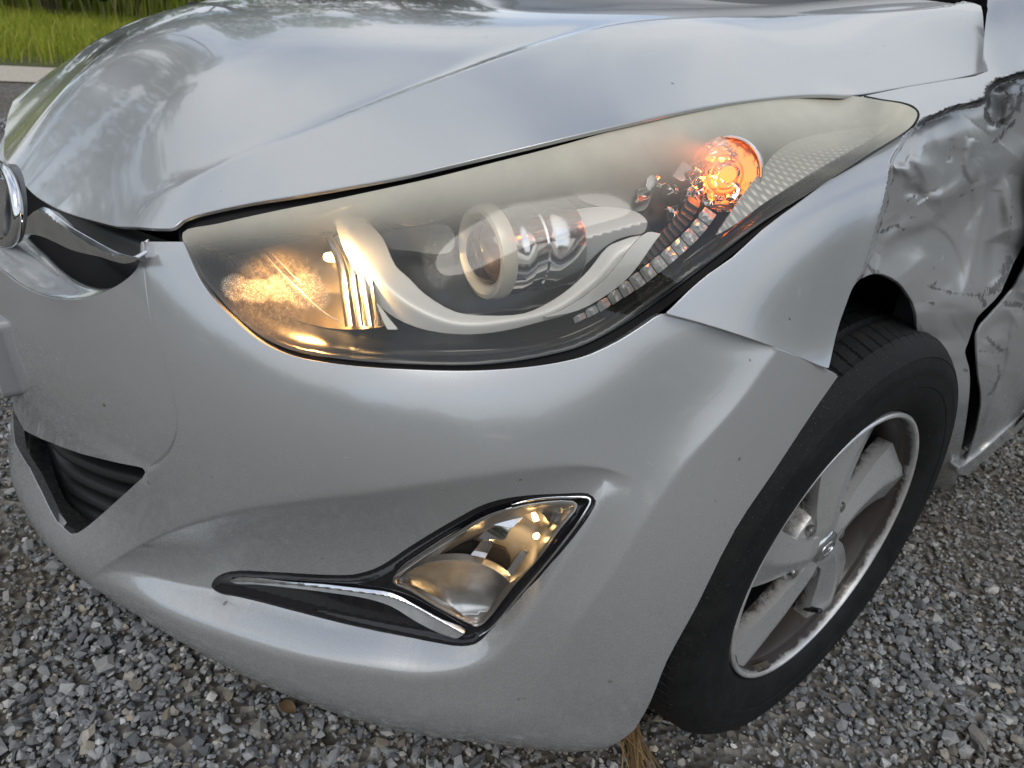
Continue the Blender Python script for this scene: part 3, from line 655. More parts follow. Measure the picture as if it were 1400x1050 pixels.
DENTS=[(smooth_poly(p,n=4),w,a,k) for p,w,a,k in DENTS]
def in_damage(X):
    d1,s1,_=segdist(X,SCRATCH); d2,s2,_=segdist(X,FOLDL)
    below=np.where(s1>0,d1,-d1); right=np.where(s2<0,d2,-d2)      # sign tests fixed by probe below
    return below,right
_b,_r=in_damage(np.array([[1300.,300.]])); SB=1 if _b[0]>0 else -1; SR=1 if _r[0]>0 else -1
def facet_field(x0,x1,y0,y1,sp,amp,seed):
    r=np.random.default_rng(seed); X,Y=np.meshgrid(np.arange(x0,x1,sp),np.arange(y0,y1,sp)); P=np.c_[X.ravel(),Y.ravel()]+r.uniform(-.42,.42,(X.size,2))*sp; h=r.normal(size=len(P))*amp
    q=delaunay_2d_cdt([Vector(p) for p in P],[],[],0,1e-6,True); V=np.array([tuple(v) for v in q[0]]); hh=np.array([h[o[0]] for o in q[3]]); T=[f for f in q[2] if len(f)==3]
    def f(X):
        out=np.zeros(len(X))
        for t in T:
            a,b,c=V[list(t)]; d=(b[0]-a[0])*(c[1]-a[1])-(b[1]-a[1])*(c[0]-a[0])
            if abs(d)<1e-9: continue
            u=((X[:,0]-a[0])*(c[1]-a[1])-(X[:,1]-a[1])*(c[0]-a[0]))/d; v=((b[0]-a[0])*(X[:,1]-a[1])-(b[1]-a[1])*(X[:,0]-a[0]))/d
            m=(u>=-1e-6)&(v>=-1e-6)&(u+v<=1+1e-6); out[m]=(hh[t[0]]*(1-u-v)+hh[t[1]]*u+hh[t[2]]*v)[m]
        return out
    return f
FAC=facet_field(1130,1500,60,760,56,.0165,77)
def wornA(uv):
    X=np.atleast_2d(uv).astype(float); return kmask(X)
def kmask(X):
    b,r=in_damage(X); b=b*SB; r=r*SR
    return sstep(-2,5,b)*sstep(-1.5,3.5,r)*(1-sstep(380,392,X[:,1])*(1-sstep(1178,1200,X[:,0])))
def FD(uv):
    X=np.atleast_2d(uv).astype(float); b,r=in_damage(X); b=b*SB; r=r*SR
    k=kmask(X); D0=_fs(X); D=D0+np.maximum(k,sstep(1350,1400,X[:,0])*0)*(np.maximum(_fdm(X)-D0,-.01))
    D=D+k*.022*np.exp(-np.minimum(np.maximum(b,0),np.maximum(r,0))/45)
    # hollow between wing edge roll and the dents
    Y=X+np.c_[warp(X,.04,3,12),warp(X,.04,4,12)]; rid=np.abs(warp(Y*[1.25,.6],.06,5))*1.; rid2=np.abs(warp(Y,.16,6))
    W2=X+np.c_[warp(X,.07,8,5),warp(X,.07,9,5)]; D=D+k*(.007*(rid-.25)+0*(rid2-.25)+(FAC(W2)+FAC(W2+[2,1])+FAC(W2-[1,2.5]))/3)
    for p,w,a,kind in DENTS:
        d,sg,t=segdist(X,p); f=np.sin(np.clip(t,0,1)*math.pi)**.5
        D=D+np.where(kind==0,a*lin(d,w)*f, a*np.tanh(sg*d/w)*np.exp(-(d/(w*5))**2)*f)*np.maximum(k,.0)
    D=D+.055*sstep(425,468,X[:,1])*sstep(1225,1250,X[:,0])
    # slight bruise on the sound half of the wing
    D=D-.0015*lin(segdist(X,FOLDL)[0],16)*(1-k)
    return D
def scuffA(uv):
    X=np.atleast_2d(uv).astype(float); s=np.zeros(len(X))
    for p,w,a in SCUFFS:
        d,_,t=segdist(X,p); s=np.maximum(s,a*np.exp(-(d/w)**2))
    return s
SCUFFS=[(smooth_poly(p,n=4),w,a) for p,w,a in [
 ([(1256,170),(1280,158),(1305,147),(1330,142),(1345,136)],5,.62),([(1330,142),(1347,134),(1353,120),(1365,111),(1390,103),(1412,98)],8,.66),([(1352,135),(1350,160),(1362,170),(1380,160),(1392,140)],6,.66),
 ([(1378,130),(1390,150),(1398,120)],9,.58),([(1222,240),(1216,262),(1210,290),(1200,318)],3,.50),([(1203,318),(1215,313),(1222,308),(1235,314)],4,.62),([(1187,362),(1192,370),(1200,372)],5,.55),
 ([(1268,391),(1285,396),(1308,402)],3,.62),([(1280,386),(1272,392)],3,.6),([(1270,413),(1277,415)],3,.6),([(1318,402),(1340,404),(1362,398)],4,.52),([(1340,406),(1345,416)],6,.58),([(1372,372),(1380,355),(1372,385),(1355,398)],10,.64),
 ([(1360,195),(1378,175),(1388,165)],5,.6),([(1384,265),(1382,300),(1378,330)],3,.42),([(1300,198),(1297,220)],2.5,.5),([(1310,270),(1340,255),(1330,262)],3,.45),([(1318,506),(1322,507)],3,.6),([(1293,514),(1310,516)],2,.45),([(1240,275),(1252,268)],3,.5),([(1240,298),(1280,295)],3,.35)]]
RUST=[(smooth_poly(p,n=4),w,a) for p,w,a in [([(1262,268),(1272,262),(1282,258)],5,.6),([(1255,285),(1280,275),(1300,268)],6,.42),([(1332,150),(1340,152)],4,.5),([(1268,305),(1252,318),(1230,322)],5,.45)]]
def rustA(uv):
    X=np.atleast_2d(uv).astype(float); s=np.zeros(len(X))
    for p,w,a in RUST:
        d,_,t=segdist(X,p); s=np.maximum(s,a*np.exp(-(d/w)**2))
    return s
fend_o=resample(smooth_poly(FENDER,True,2,corners=(0,13,18,36,37,53,54,55,56)),2.6)
FP=Patch(FD)
fender=panel('front_wing',fend_o,[],FP.P,FP.N,(2.6,2.6),M_PAINTD,car,depth=.004,bevel=.0008,attrs=dict(scuff=scuffA,rust=rustA,worn=wornA))
fender['label']='crumpled silver front wing scraped black behind the wheel arch'
# ---------------------------------------------------------------- front door edge beyond the black gap
DOOR=np.array([(1412,330),(1400,370),(1385,396),(1364,421),(1342,445),(1336,458),(1337,494),(1338,510),(1342,537),(1342,555),(1335,590),(1326,619),(1319,637),(1340,622),(1400,566),(1520,460),(1700,300),(1700,130),(1560,85),(1470,90),(1440,180),(1424,270)],float)
ds_px=[];ds_d=[]
_save=(fs_px,fs_d); fs_px,fs_d=ds_px,ds_d
fadd([(1385,396),(1342,445)],-.045); fadd([(1337,494),(1400,450),(1400,400),(1342,555),(1400,520)],-.035); fadd([(1319,637),(1400,566),(1370,560),(1520,460),(1500,350),(1690,300),(1690,210),(1500,190),(1450,170),(1560,100),(1690,140)],-.03)
_dd=TPS(ds_px,ds_d,scale=.01,lam=2e-4); fs_px,fs_d=_save
DDENT=[(smooth_poly(p,n=4),w,a,k) for p,w,a,k in [([(1385,427),(1378,470),(1372,510),(1350,560),(1335,600)],4,.012,1),([(1340,462),(1360,440),(1385,430)],6,.008,1),([(1340,500),(1360,470),(1375,460)],8,-.006,0),([(1345,480),(1370,480)],5,.005,0),([(1400,420),(1395,470),(1400,540)],10,-.006,0),([(1330,625),(1360,590),(1400,555)],4,.006,1)]]
FACD=facet_field(1290,1760,150,680,36,.0055,79)
def DD(uv):
    X=np.atleast_2d(uv).astype(float); D=_dd(X); Y=X+np.c_[warp(X,.05,13,9),warp(X,.05,14,9)]
    D=D+.006*(np.abs(warp(Y,.08,15))-.25)+FACD(Y)
    for p,w,a,kind in DDENT:
        d,sg,t=segdist(X,p); f=np.sin(np.clip(t,0,1)*math.pi)**.5
        D=D+np.where(kind==0,a*lin(d,w)*f,a*np.tanh(sg*d/w)*np.exp(-(d/(w*5))**2)*f)
    return D
SC_F=SCUFFS; SCUFFS=[(smooth_poly(p,n=4),w,a) for p,w,a in [([(1350,463),(1358,470),(1368,478)],5,.62),([(1338,480),(1370,482),(1378,478)],2.5,.5),([(1365,500),(1366,515),(1360,530),(1352,540)],4,.58),([(1375,415),(1395,418),(1405,424)],7,.6),([(1350,500),(1353,502)],3,.55),([(1352,520),(1362,528)],3,.5)]]
DP=Patch(DD); door_o=resample(DOOR,3.)
door=panel('front_door',door_o,[],DP.P,DP.N,(3.2,3.2),M_PAINTD,car,depth=.003,bevel=.0008,attrs=dict(scuff=scuffA,rust=lambda u:np.zeros(len(u)),worn=lambda u:np.ones(len(u))))
SCUFFS=SC_F
# ---------------------------------------------------------------- sill
a=CAM+rays([(1318,640)])[0]*(DD([(1322,634)])[0]+.004); b=CAM+rays([(1400,570)])[0]*(DD([(1400,562)])[0]+.004)
dirv=(b-a)/np.linalg.norm(b-a); SILLP=Patch(lambda uv:DD(np.atleast_2d(uv)-[0,6])-.004)
panel('sill',resample(np.array([(1311,641),(1320,637),(1345,618),(1400,567),(1520,461),(1526,484),(1403,580),(1350,626),(1322,650),(1312,648)],float),3.),[],SILLP.P,SILLP.N,(3.,3.),M_PAINT,car,depth=.02,bevel=.003)
# black sheet added behind the gaps to keep them dark
wl=[]
def inner_wall(name,s0,s1,zlo,zhi,off,n=40):
    s=np.linspace(s0,s1,n); B,nn=base(s)
    loft(name,[np.c_[B-nn*off,np.full(n,z)] for z in (zlo,zhi)],M_BLACK,car)
inner_wall('gap_backing',s_of(y=1.0),s_of(y=2.1),.16,.92,.13)
# ---------------------------------------------------------------- headlight: shell, bowl, reflectors, projector, lens
def ppt(px,d): return CAM+rays([px])[0]*(float(DL(np.array([px],float))[0])+d)
hl=empty('headlight',tuple(ppt((640,380),.05)),car)
LENSD=resample(LENS,5.)
def bowl(uv):
    d,_,_=segdist(np.atleast_2d(uv),LENSD,closed=True); return DL(uv)+.007+.085*sstep(2,70,d)
M_BOWL=simple('dark_lamp_bowl',(.022,.023,.024),.2,.3)
patch('lamp_bowl',LENSD,bowl,M_BOWL,hl,step=6,smooth_n=1,depth=.004)
# black gasket between lens and body
SEAL=[(244,316),(254,345),(272,380),(300,413),(330,443),(362,468),(400,485),(454,497),(526,504),(640,507),(705,503),(755,496),(800,486),(842,467),(900,428),(958,382),(1003,346),(1050,308),(1100,270),(1160,226),(1231,185),(1252,169),(1258,155),(1246,143),(1203,135),(1163,128),(1089,127),(974,142),(860,165),(751,193),(660,214),(597,228),(497,252),(383,274),(297,291),(262,300)]
def seald(uv): return DL(uv)+.013
_sl=resample(smooth_poly(SEAL,True,3),5.); _hole=resample(smooth_poly(LENSD[::6],True,3),5.)
cen=_hole.mean(0)
def shrink(poly,px):
    P=np.asarray(poly,float); t=np.roll(P,-1,0)-np.roll(P,1,0); n=np.c_[t[:,1],-t[:,0]]; n/=np.linalg.norm(n,axis=1)[:,None]+1e-9
    Q=P+n*.5; s=1 if inpoly(Q,P).mean()>.5 else -1
    return P+n*px*s
patch('gasket',_sl,seald,M_BLACK,hl,step=6,smooth_n=1,depth=.03,holes=[shrink(_hole,4)])
patch('rear_shadow_box',_sl,lambda uv:DL(uv)+.16,M_BLACK,hl,step=24,smooth_n=1,depth=.002)
# inner black rim lines running along the lower edge
def strip(name,line,w,Df,mat,parent,thick=.006,taper=True,step=4,h=0.):
    L=smooth_poly(line,n=8); t=np.gradient(L,axis=0); n=np.c_[-t[:,1],t[:,0]]; n/=np.linalg.norm(n,axis=1)[:,None]; k=np.linspace(0,1,len(L)); ww=w*(np.sin(np.clip(k,.02,.98)*math.pi)**.35 if taper else np.ones(len(L)))
    rows=[]
    for a,dz in ((-1,thick),(-1,.001),(-.6,-h),(0,-h*1.3),(.6,-h),(1,.001),(1,thick)):
        q=L+n*(ww*a/2)[:,None]; rows.append(CAM+rays(q)*(Df(q)+dz)[:,None])
    o=loft(name,rows,mat,parent); autosmooth(o,50); return o
strip('inner_rim',[(256,340),(285,395),(330,443),(400,478),(500,492),(640,493),(740,486),(820,460),(900,410),(980,350),(1060,292),(1140,236),(1225,178)],7,lambda q:DL(q)+.012,M_BOWL,hl,h=.002)
M_GLOSSB=simple('gloss_black',(.012,.012,.014),.08)
strip('inner_rim',[(300,420),(380,462),(480,478),(640,481),(740,472),(830,436),(900,388),(960,340),(1040,283),(1120,228)],8,lambda q:DL(q)+.022,M_GLOSSB,hl,h=.002)
# U-shaped silver bezel
UB=[(455,296),(460,312),(470,340),(484,366),(511,409),(540,434),(583,451),(640,457),(694,451),(737,440),(780,428),(826,406),(850,386),(880,350),(903,322),(883,322),(866,324),(848,330),(831,338),(806,369),(780,394),(751,414),(717,429),(666,432),(623,427),(580,402),(558,380),(540,363),(523,326),(505,306),(491,292),(472,286)]
def ubd(uv):
    uv=np.atleast_2d(uv); ridge=smooth_poly([(463,300),(500,360),(548,410),(620,443),(700,440),(760,424),(815,385),(848,348),(898,322)],n=6)
    d,sg,t=segdist(uv,ridge); return DL(uv)+.029+np.sqrt(d*d+16)*.00040
patch('bezel',UB,ubd,M_SILVERPL,hl,step=2.6,smooth_n=3,corners=(0,14),depth=.022,bevel=.001)
# outer blade that runs under the light guide
patch('bezel_wing',[(745,434),(790,424),(826,405),(860,378),(895,330),(903,320),(886,318),(862,340),(838,372),(805,402),(770,424)],lambda uv:DL(uv)+.024,M_SILVERPL,hl,step=3.5,smooth_n=3,corners=(0,5),depth=.01)
# projector
pc=ppt((668,345),.045); pax=np.array([-.10,-1.,-.06]); pax/=np.linalg.norm(pax)   # faces the front of the car
M_FROST=simple('frosted_ring',(.74,.70,.60),.35,.15)
proj_l=empty('projector',tuple(pc),hl)
def addp(o): return o
prof_ring=[(.0290,.004),(.0300,.0075),(.0345,.0085),(.0385,.006),(.0400,.000),(.0400,-.008)]
M_BARREL=simple('polished_barrel',(.95,.95,.95),.11,.93)
pu=np.cross((0,0,1),pax); pu/=np.linalg.norm(pu); pv=np.cross(pax,pu)
lathe('lens_ring',[(0.02868, -0.00428), (0.0291, 0.00321), (0.03103, 0.00642), (0.03745, 0.01017), (0.0412, 0.0091), (0.04334, 0.00428), (0.04334, -0.00428)],pc,pax,M_FROST,proj_l,n=96)
lathe('barrel',[(0.0412, -0.00214), (0.0412, -0.01498), (0.04194, -0.01659), (0.04194, -0.02568), (0.04045, -0.02675), (0.04045, -0.03852), (0.04194, -0.04013), (0.04194, -0.04922), (0.04334, -0.05136), (0.04334, -0.07918), (0.03852, -0.08132)],pc,pax,M_BARREL,proj_l,n=96)
M_AMBREFL=simple('painted_amber_reflection',(.88,.45,.20),.28,.35)
lathe('amber_reflection',[(0.0291, 0.00107), (0.02803, -0.00642), (0.02515, -0.01391), (0.01873, -0.0214), (0.00963, -0.02515), (0.00053, -0.02622)],pc,pax,M_AMBREFL,proj_l,n=72)  # bowl added; its copper colour paints the amber reflections in the lens
tg=MT('projector_glass'); fr=tg.n('ShaderNodeFresnel'); fr.inputs['IOR'].default_value=1.5; gl=tg.n('ShaderNodeBsdfGlossy'); gl.inputs['Roughness'].default_value=.02; tr=tg.n('ShaderNodeBsdfTransparent'); tr.inputs[0].default_value=(.62,.62,.63,1)
mx=tg.n('ShaderNodeMixShader'); tg.l(tg.math('ADD',fr.outputs[0],.03),mx.inputs[0]); tg.l(tr.outputs[0],mx.inputs[1]); tg.l(gl.outputs[0],mx.inputs[2]); tg.l(mx.outputs[0],tg.out.inputs[0]); M_GLASS=tg.m
lathe('projector_lens',[(0.02889, 0.00107), (0.02622, 0.00696), (0.02033, 0.0123), (0.01338, 0.01584), (0.00642, 0.01766), (0.00043, 0.01819)],pc,pax,M_GLASS,proj_l,n=72)
lathe('lens_shade',[(0.02729, -0.00428), (0.02803, -0.00375), (0.02803, -0.00963)],pc,pax,M_SEAL,proj_l,n=64)
# grey shroud beside the projector
SH=[(744,338),(752,322),(770,303),(779,290),(790,286),(830,283),(870,290),(884,303),(880,318),(860,322),(838,330),(818,345),(800,363),(786,388),(760,388),(746,386)]
def shd(uv):
    uv=np.atleast_2d(uv); d,sg,t=segdist(uv,np.array([(744,340),(800,326),(885,303.)])); return DL(uv)+.045+np.where(uv[:,1]>340-(uv[:,0]-744)*.26,d*.0005,d*.0003)
patch('shroud',SH,shd,M_SILVERPL,hl,step=3.5,smooth_n=3,corners=(0,12,15),depth=.03,bevel=.001)
# flat silver deck over the projector, seen through the hazed top of the lens
DK=[(540,262),(620,243),(720,222),(830,200),(880,192),(900,205),(900,235),(892,262),(880,288),(800,276),(780,262),(745,262),(690,272),(640,283),(600,300),(560,308),(530,300),(500,288)]
patch('deck',DK,lambda uv:DL(uv)+.060,simple('deck_grey',(.17,.175,.18),.3,.4),hl,step=6,smooth_n=3,depth=.012)
patch('cross_bar',[(520,322),(560,312),(612,308),(622,330),(612,346),(560,342),(530,338)],lambda uv:DL(uv)+.06,simple('bar_grey',(.12,.125,.13),.25,.5),hl,step=5,smooth_n=3,depth=.015)
# ---- warm high-beam chamber at the inner end
hb=ppt((430,345),.055); warm=(1.,.60,.22)
M_FLUTE=simple('fluted_reflector',(.80,.78,.74),.24,1.)
for x0,x1,w_,f0 in ((438,478,13,.050),(450,492,11,.047),(461,505,12,.044),(474,518,9,.043)):
    strip('reflector_flute',[(x0+10,322),((x0*.55+x1*.45)+10,362),((x0*.25+x1*.75)+4,402),(x1,446)],w_,lambda q,f0=f0:DL(q)+f0-.016*np.clip((q[:,1]-322)/130,0,1),M_FLUTE,hl,thick=.002,taper=False,h=.0035)
patch('reflector_back',[(300,335),(345,318),(420,305),(470,318),(500,370),(520,410),(535,440),(470,450),(400,435),(350,405),(315,370)],lambda uv:DL(uv)+.068-.02*np.clip((np.atleast_2d(uv)[:,1]-400)/60,0,1),simple('dim_reflector',(.16,.135,.10),.3,.9),hl,step=6,smooth_n=3,depth=.01)
M_BULB=MT('lit_warm_bulb'); e=M_BULB.n('ShaderNodeEmission'); e.inputs[0].default_value=(*warm,1); e.inputs[1].default_value=7; M_BULB.l(e.outputs[0],M_BULB.out.inputs[0]); M_BULB=M_BULB.m
lathe('beam_bulb',[(.0004,.009),(.003,.0082),(.0045,.005),(.0045,-.004),(.003,-.006)],ppt((455,352),.058),(-.3,-.9,.1),M_BULB,hl,n=20)
_pl=bpy.data.lights.new('beam_glow','SPOT'); _pl.energy=1.0; _pl.color=warm; _pl.shadow_soft_size=.01; _pl.spot_size=math.radians(150); _pl.spot_blend=.6; _po=bpy.data.objects.new('beam_glow',_pl); COL.objects.link(_po); _po.location=ppt((455,370),.012); _po.rotation_euler=(Vector(ppt((478,392),.060))-Vector(ppt((455,370),.012))).to_track_quat('-Z','Y').to_euler(); _po.parent=hl; _po.matrix_parent_inverse=parent_inv(hl)
_pl=bpy.data.lights.new('beam_spill','SPOT'); _pl.energy=1.7; _pl.color=(1,.47,.13); _pl.shadow_soft_size=.01; _pl.spot_size=math.radians(95); _pl.spot_blend=.5; _po=bpy.data.objects.new('beam_spill',_pl); COL.objects.link(_po); _po.location=ppt((420,380),.055); _po.rotation_euler=(Vector(ppt((378,402),.0))-_po.location).to_track_quat('-Z','Y').to_euler(); _po.parent=hl; _po.matrix_parent_inverse=parent_inv(hl)
# diagonal white moulding lines
strip('mould_line',[(362,347),(380,368),(400,388),(425,412),(450,432),(466,440)],2.2,lambda q:DL(q)+.012,M_SILVERPL,hl,thick=.001,h=.0005)
strip('mould_line',[(372,347),(392,368),(412,390)],1.6,lambda q:DL(q)+.012,M_SILVERPL,hl,thick=.001,h=.0005)
patch('bright_tab',[(515,415),(531,436),(543,450),(530,450),(524,438)],lambda uv:DL(uv)+.02,simple('white_tab',(.8,.8,.78),.3),hl,step=3,smooth_n=1,depth=.003)
# ---- indicator: clear bowl with a lit amber bulb
amber=(1.,.20,.025)
ic=ppt((995,238),.040); iax=(CAM-ic); iax=iax/np.linalg.norm(iax)+np.array([-.15,-.55,-.1]); iax/=np.linalg.norm(iax)
tm=MT('faceted_reflector'); co=tm.co(); p=tm.pr(Base_Color=(.85,.80,.76),Metallic=1.,Roughness=.10)
v=tm.n('ShaderNodeTexVoronoi'); v.inputs['Scale'].default_value=95; tm.l(co,v.inputs['Vector']); tm.l(tm.bump(v.outputs['Distance'],.4,.004),p.inputs['Normal']); M_FACET=tm.m
ind=empty('indicator_lamp',tuple(ic),hl)
lathe('reflector_bowl',[(.033,.008),(.032,.001),(.028,-.007),(.021,-.013),(.012,-.017),(.006,-.018)],ic,iax,M_FACET,ind,n=26)
lathe('bowl_rim',[(.0325,.008),(.0338,.0095),(.0345,.008),(.0345,.002)],ic,iax,M_CHROME,ind,n=64)
t_=MT('lit_amber_bulb'); e=t_.n('ShaderNodeEmission'); e.inputs[0].default_value=(*amber,1); e.inputs[1].default_value=2.2; t_.l(e.outputs[0],t_.out.inputs[0]); M_AMB=t_.m
lathe('amber_bulb',[(.0004,.006),(.004,.0055),(.0068,.002),(.0072,-.004),(.005,-.010),(.004,-.015)],ic,iax,M_AMB,ind,n=24)
t_=MT('amber_tinted_glass'); gl=t_.n('ShaderNodeBsdfGlossy'); gl.inputs[1].default_value=.08; gl.inputs[0].default_value=(1,.8,.7,1); tr=t_.n('ShaderNodeBsdfTransparent'); tr.inputs[0].default_value=(1,.55,.30,1); mx=t_.n('ShaderNodeMixShader'); mx.inputs[0].default_value=.16; t_.l(tr.outputs[0],mx.inputs[1]); t_.l(gl.outputs[0],mx.inputs[2]); t_.l(mx.outputs[0],t_.out.inputs[0]); M_AMBG=t_.m
for k,r in enumerate((.0125,.017)):
    lathe('fresnel_ring',[(r-.0012,.004),(r,.0065),(r+.0012,.004),(r,.003)],ic+np.array(iax)*.006,iax,M_AMBG,ind,n=48)
_pl=bpy.data.lights.new('indicator_glow','SPOT'); _pl.energy=.22; _pl.color=amber; _pl.shadow_soft_size=.008; _pl.spot_size=math.radians(150); _pl.spot_blend=.6; _po=bpy.data.objects.new('indicator_glow',_pl); COL.objects.link(_po); _po.location=(ic+iax*.020); _po.rotation_euler=(Vector(ic)-Vector((ic+iax*.020))).to_track_quat('-Z','Y').to_euler(); _po.parent=ind; _po.matrix_parent_inverse=parent_inv(ind)
_pl=bpy.data.lights.new('indicator_spill','SPOT'); _pl.energy=.26; _pl.color=(1,.24,.03); _pl.shadow_soft_size=.012; _pl.spot_size=math.radians(115); _pl.spot_blend=.9; _po=bpy.data.objects.new('indicator_spill',_pl); COL.objects.link(_po); _po.location=ppt((975,240),.042); _po.rotation_euler=(Vector(ppt((935,232),.0))-_po.location).to_track_quat('-Z','Y').to_euler(); _po.parent=ind; _po.matrix_parent_inverse=parent_inv(ind)
# chrome facets scattered round the indicator
r_=np.random.default_rng(5)
for k in range(30):
    cx=r_.uniform(880,1010); cy=282-(cx-880)*.42+r_.uniform(-30,34); w=r_.uniform(6,15); h=r_.uniform(4,12); a=r_.uniform(-.9,.3)
    q=np.array([(-w,-h*.4),(w*.8,-h),(w,h*.5),(-w*.6,h)])@np.array([[math.cos(a),math.sin(a)],[-math.sin(a),math.cos(a)]])+[cx,cy]
    tl=r_.normal(size=2)*.0006
    patch('reflector_facet',q,lambda uv,cx=cx,cy=cy,tl=tl:DL(uv)+.050+((np.atleast_2d(uv)-[cx,cy])*tl).sum(1),M_CHROME,ind,step=8,smooth_n=1,depth=.004)
# ---- daytime light guide: a row of clear blocks
t_=MT('clear_block'); p=t_.pr(Base_Color=(.62,.63,.63),Roughness=.22,Metallic=.35); v=t_.n('ShaderNodeTexVoronoi'); v.inputs['Scale'].default_value=170; t_.l(t_.co(),v.inputs['Vector']); t_.l(t_.bump(v.outputs['Distance'],.45,.003),p.inputs['Normal']); M_CLEAR=t_.m
gl_line=smooth_poly([(784,439),(820,420),(855,396),(890,370),(925,341),(955,312),(972,288)],n=12); gl_line=resample(gl_line,19,False)
for k in range(len(gl_line)-1):
    a,b=gl_line[k],gl_line[k+1]; t=(b-a)/np.linalg.norm(b-a); n=np.array([t[1],-t[0]]); w=3.5+5.5*min(1,k/5); g=t*.6
    q=[a+g+n*-w,a+g*3+n*w,b+n*w*1.02,b-g-n*w]
    dz=.0035*((k%2)*2-1)
    patch('guide_block',q,lambda uv,a=a,b=b,dz=dz:DL(uv)+.020+np.abs(((np.atleast_2d(uv)-(a+b)/2)@((b-a)/np.linalg.norm(b-a))))*.0004+dz*.3,M_CLEAR,hl,step=5,smooth_n=1,depth=.006)
# ribbed black strip above it
rb=resample(smooth_poly([(795,418),(832,392),(868,362),(905,330),(935,300),(952,272)],n=12),9.5,False)
for k in range(len(rb)-1):
    a,b=rb[k],rb[k+1]; t=(b-a)/np.linalg.norm(b-a); n=np.array([t[1],-t[0]]); w=2.5+8*min(1,k/6)
    q=[a-n*w*.8,a+n*w+t*2,b+n*w,b-n*w*.8-t*1.5]
    patch('rib',q,lambda uv,a=a,b=b,t=t:DL(uv)+.024+((np.atleast_2d(uv)-a)@t)*.0006,M_GREY,hl,step=8,smooth_n=1,depth=.004)
# ---- pressed diamond side reflector
SR_=[(980,321),(995,298),(1018,264),(1043,231),(1060,209),(1083,194),(1110,186),(1146,179),(1180,174),(1214,171),(1205,180),(1189,190),(1155,209),(1117,231),(1080,254),(1043,278),(1010,303)]
t_=MT('diamond_reflector'); g_=t_.n('ShaderNodeUVMap'); co=t_.co(); 
def wave(t,rot,sc):
    m=t.n('ShaderNodeMapping'); m.inputs['Rotation'].default_value=rot; t.l(co,m.inputs['Vector']); w=t.n('ShaderNodeTexWave'); w.inputs['Scale'].default_value=sc; t.l(m.outputs[0],w.inputs['Vector']); return w.outputs['Fac']
w1=wave(t_,(0,0,.9),62); w2=wave(t_,(0,.9,-.5),62); hh=t_.math('MULTIPLY',w1,w2)
p=t_.pr(Base_Color=t_.mix(hh,(.42,.42,.40),(.92,.92,.88)),Roughness=.25,Metallic=.0); t_.l(t_.bump(hh,.5,.0012),p.inputs['Normal'])
patch('side_reflector',SR_,lambda uv:DL(uv)+.014,t_.m,hl,step=5,smooth_n=3,corners=(0,9),depth=.004)
# ---- outer lens: polycarbonate, oxidised and yellowed towards its upper edge
_topl=smooth_poly([(240,322),(297,306),(383,287),(497,264),(597,242),(751,203),(860,173),(974,148),(1089,132),(1163,131),(1203,137),(1254,154)],n=4)
def haze(uv):
    X=np.atleast_2d(uv); d,_,_=segdist(X,_topl); w=np.interp(X[:,0],[250,400,600,800,1000,1100,1250],[18,34,50,64,70,72,46])
    st=warp(np.c_[X[:,0]*.25+X[:,1]*.4,X[:,1]+X[:,0]*.25],.09,21,.12)
    h=np.interp(X[:,0],[250,480,720],[.58,.78,.92])*np.exp(-(d/w)**2*(.75))+st*.25
    L=np.interp(X[:,0],[250,420,560,800],[.07,.05,.0,.0]); return np.clip(h+L,0.02,.95)
def drops(uv):
    X=np.atleast_2d(uv).astype(float); Y=X+np.c_[warp(X,.12,31,4),warp(X,.12,32,4)]
    s=np.zeros(len(X))
    for cx,cy,rx,ry,a in ((322,393,22,20,1),(350,398,24,18,1),(385,394,26,20,1),(418,398,28,26,.95),(436,405,16,22,.8),(345,338,70,13,.30),(600,345,24,55,.42),(405,452,34,10,.35),(590,292,10,12,.5),(430,372,30,12,.4),(365,352,75,30,.30),(372,430,70,34,.26),(455,380,34,50,.22)):
        r=((Y[:,0]-cx)/rx)**2+((Y[:,1]-cy)/ry)**2; s=np.maximum(s,a*(1-sstep(.55,1.15,r)))
    return s
tl=MT('oxidised_lens'); co=tl.n('ShaderNodeNewGeometry').outputs['Position']
hz=tl.attr('haze'); dr=tl.attr('drops'); fr=tl.n('ShaderNodeFresnel'); fr.inputs['IOR'].default_value=1.5
trn=tl.n('ShaderNodeBsdfTransparent'); trn.inputs[0].default_value=(.96,.955,.93,1)
df=tl.n('ShaderNodeBsdfDiffuse'); df.inputs[0].default_value=(.66,.63,.51,1); tn=tl.n('ShaderNodeBsdfTranslucent'); tn.inputs[0].default_value=(.9,.85,.72,1)
mm=tl.n('ShaderNodeMixShader'); mm.inputs[0].default_value=.25; tl.l(df.outputs[0],mm.inputs[1]); tl.l(tn.outputs[0],mm.inputs[2])
sp=tl.ramp(tl.noise(900,2,.6,co),(.50,0.),(.62,1.)); sp0=tl.ramp(tl.noise(260,4,.6,co),(.3,.35),(.7,1.))
drf=tl.math('MULTIPLY',dr,tl.math('MULTIPLY',tl.math('ADD',tl.math('MULTIPLY',sp,.60),.40),sp0))
hz2=tl.math('MULTIPLY',hz,tl.math('ADD',tl.math('MULTIPLY',tl.noise(35,5,.6,co),.3),.85))
k=tl.math('MINIMUM',tl.math('MAXIMUM',hz2,tl.math('MULTIPLY',drf,1.)),.95)
m1=tl.n('ShaderNodeMixShader'); tl.l(k,m1.inputs[0]); tl.l(trn.outputs[0],m1.inputs[1]); tl.l(mm.outputs[0],m1.inputs[2])
gs=tl.n('ShaderNodeBsdfGlossy'); gs.inputs[0].default_value=(1,1,1,1); tl.l(tl.math('ADD',.03,tl.math('MULTIPLY',hz,.22)),gs.inputs['Roughness'])
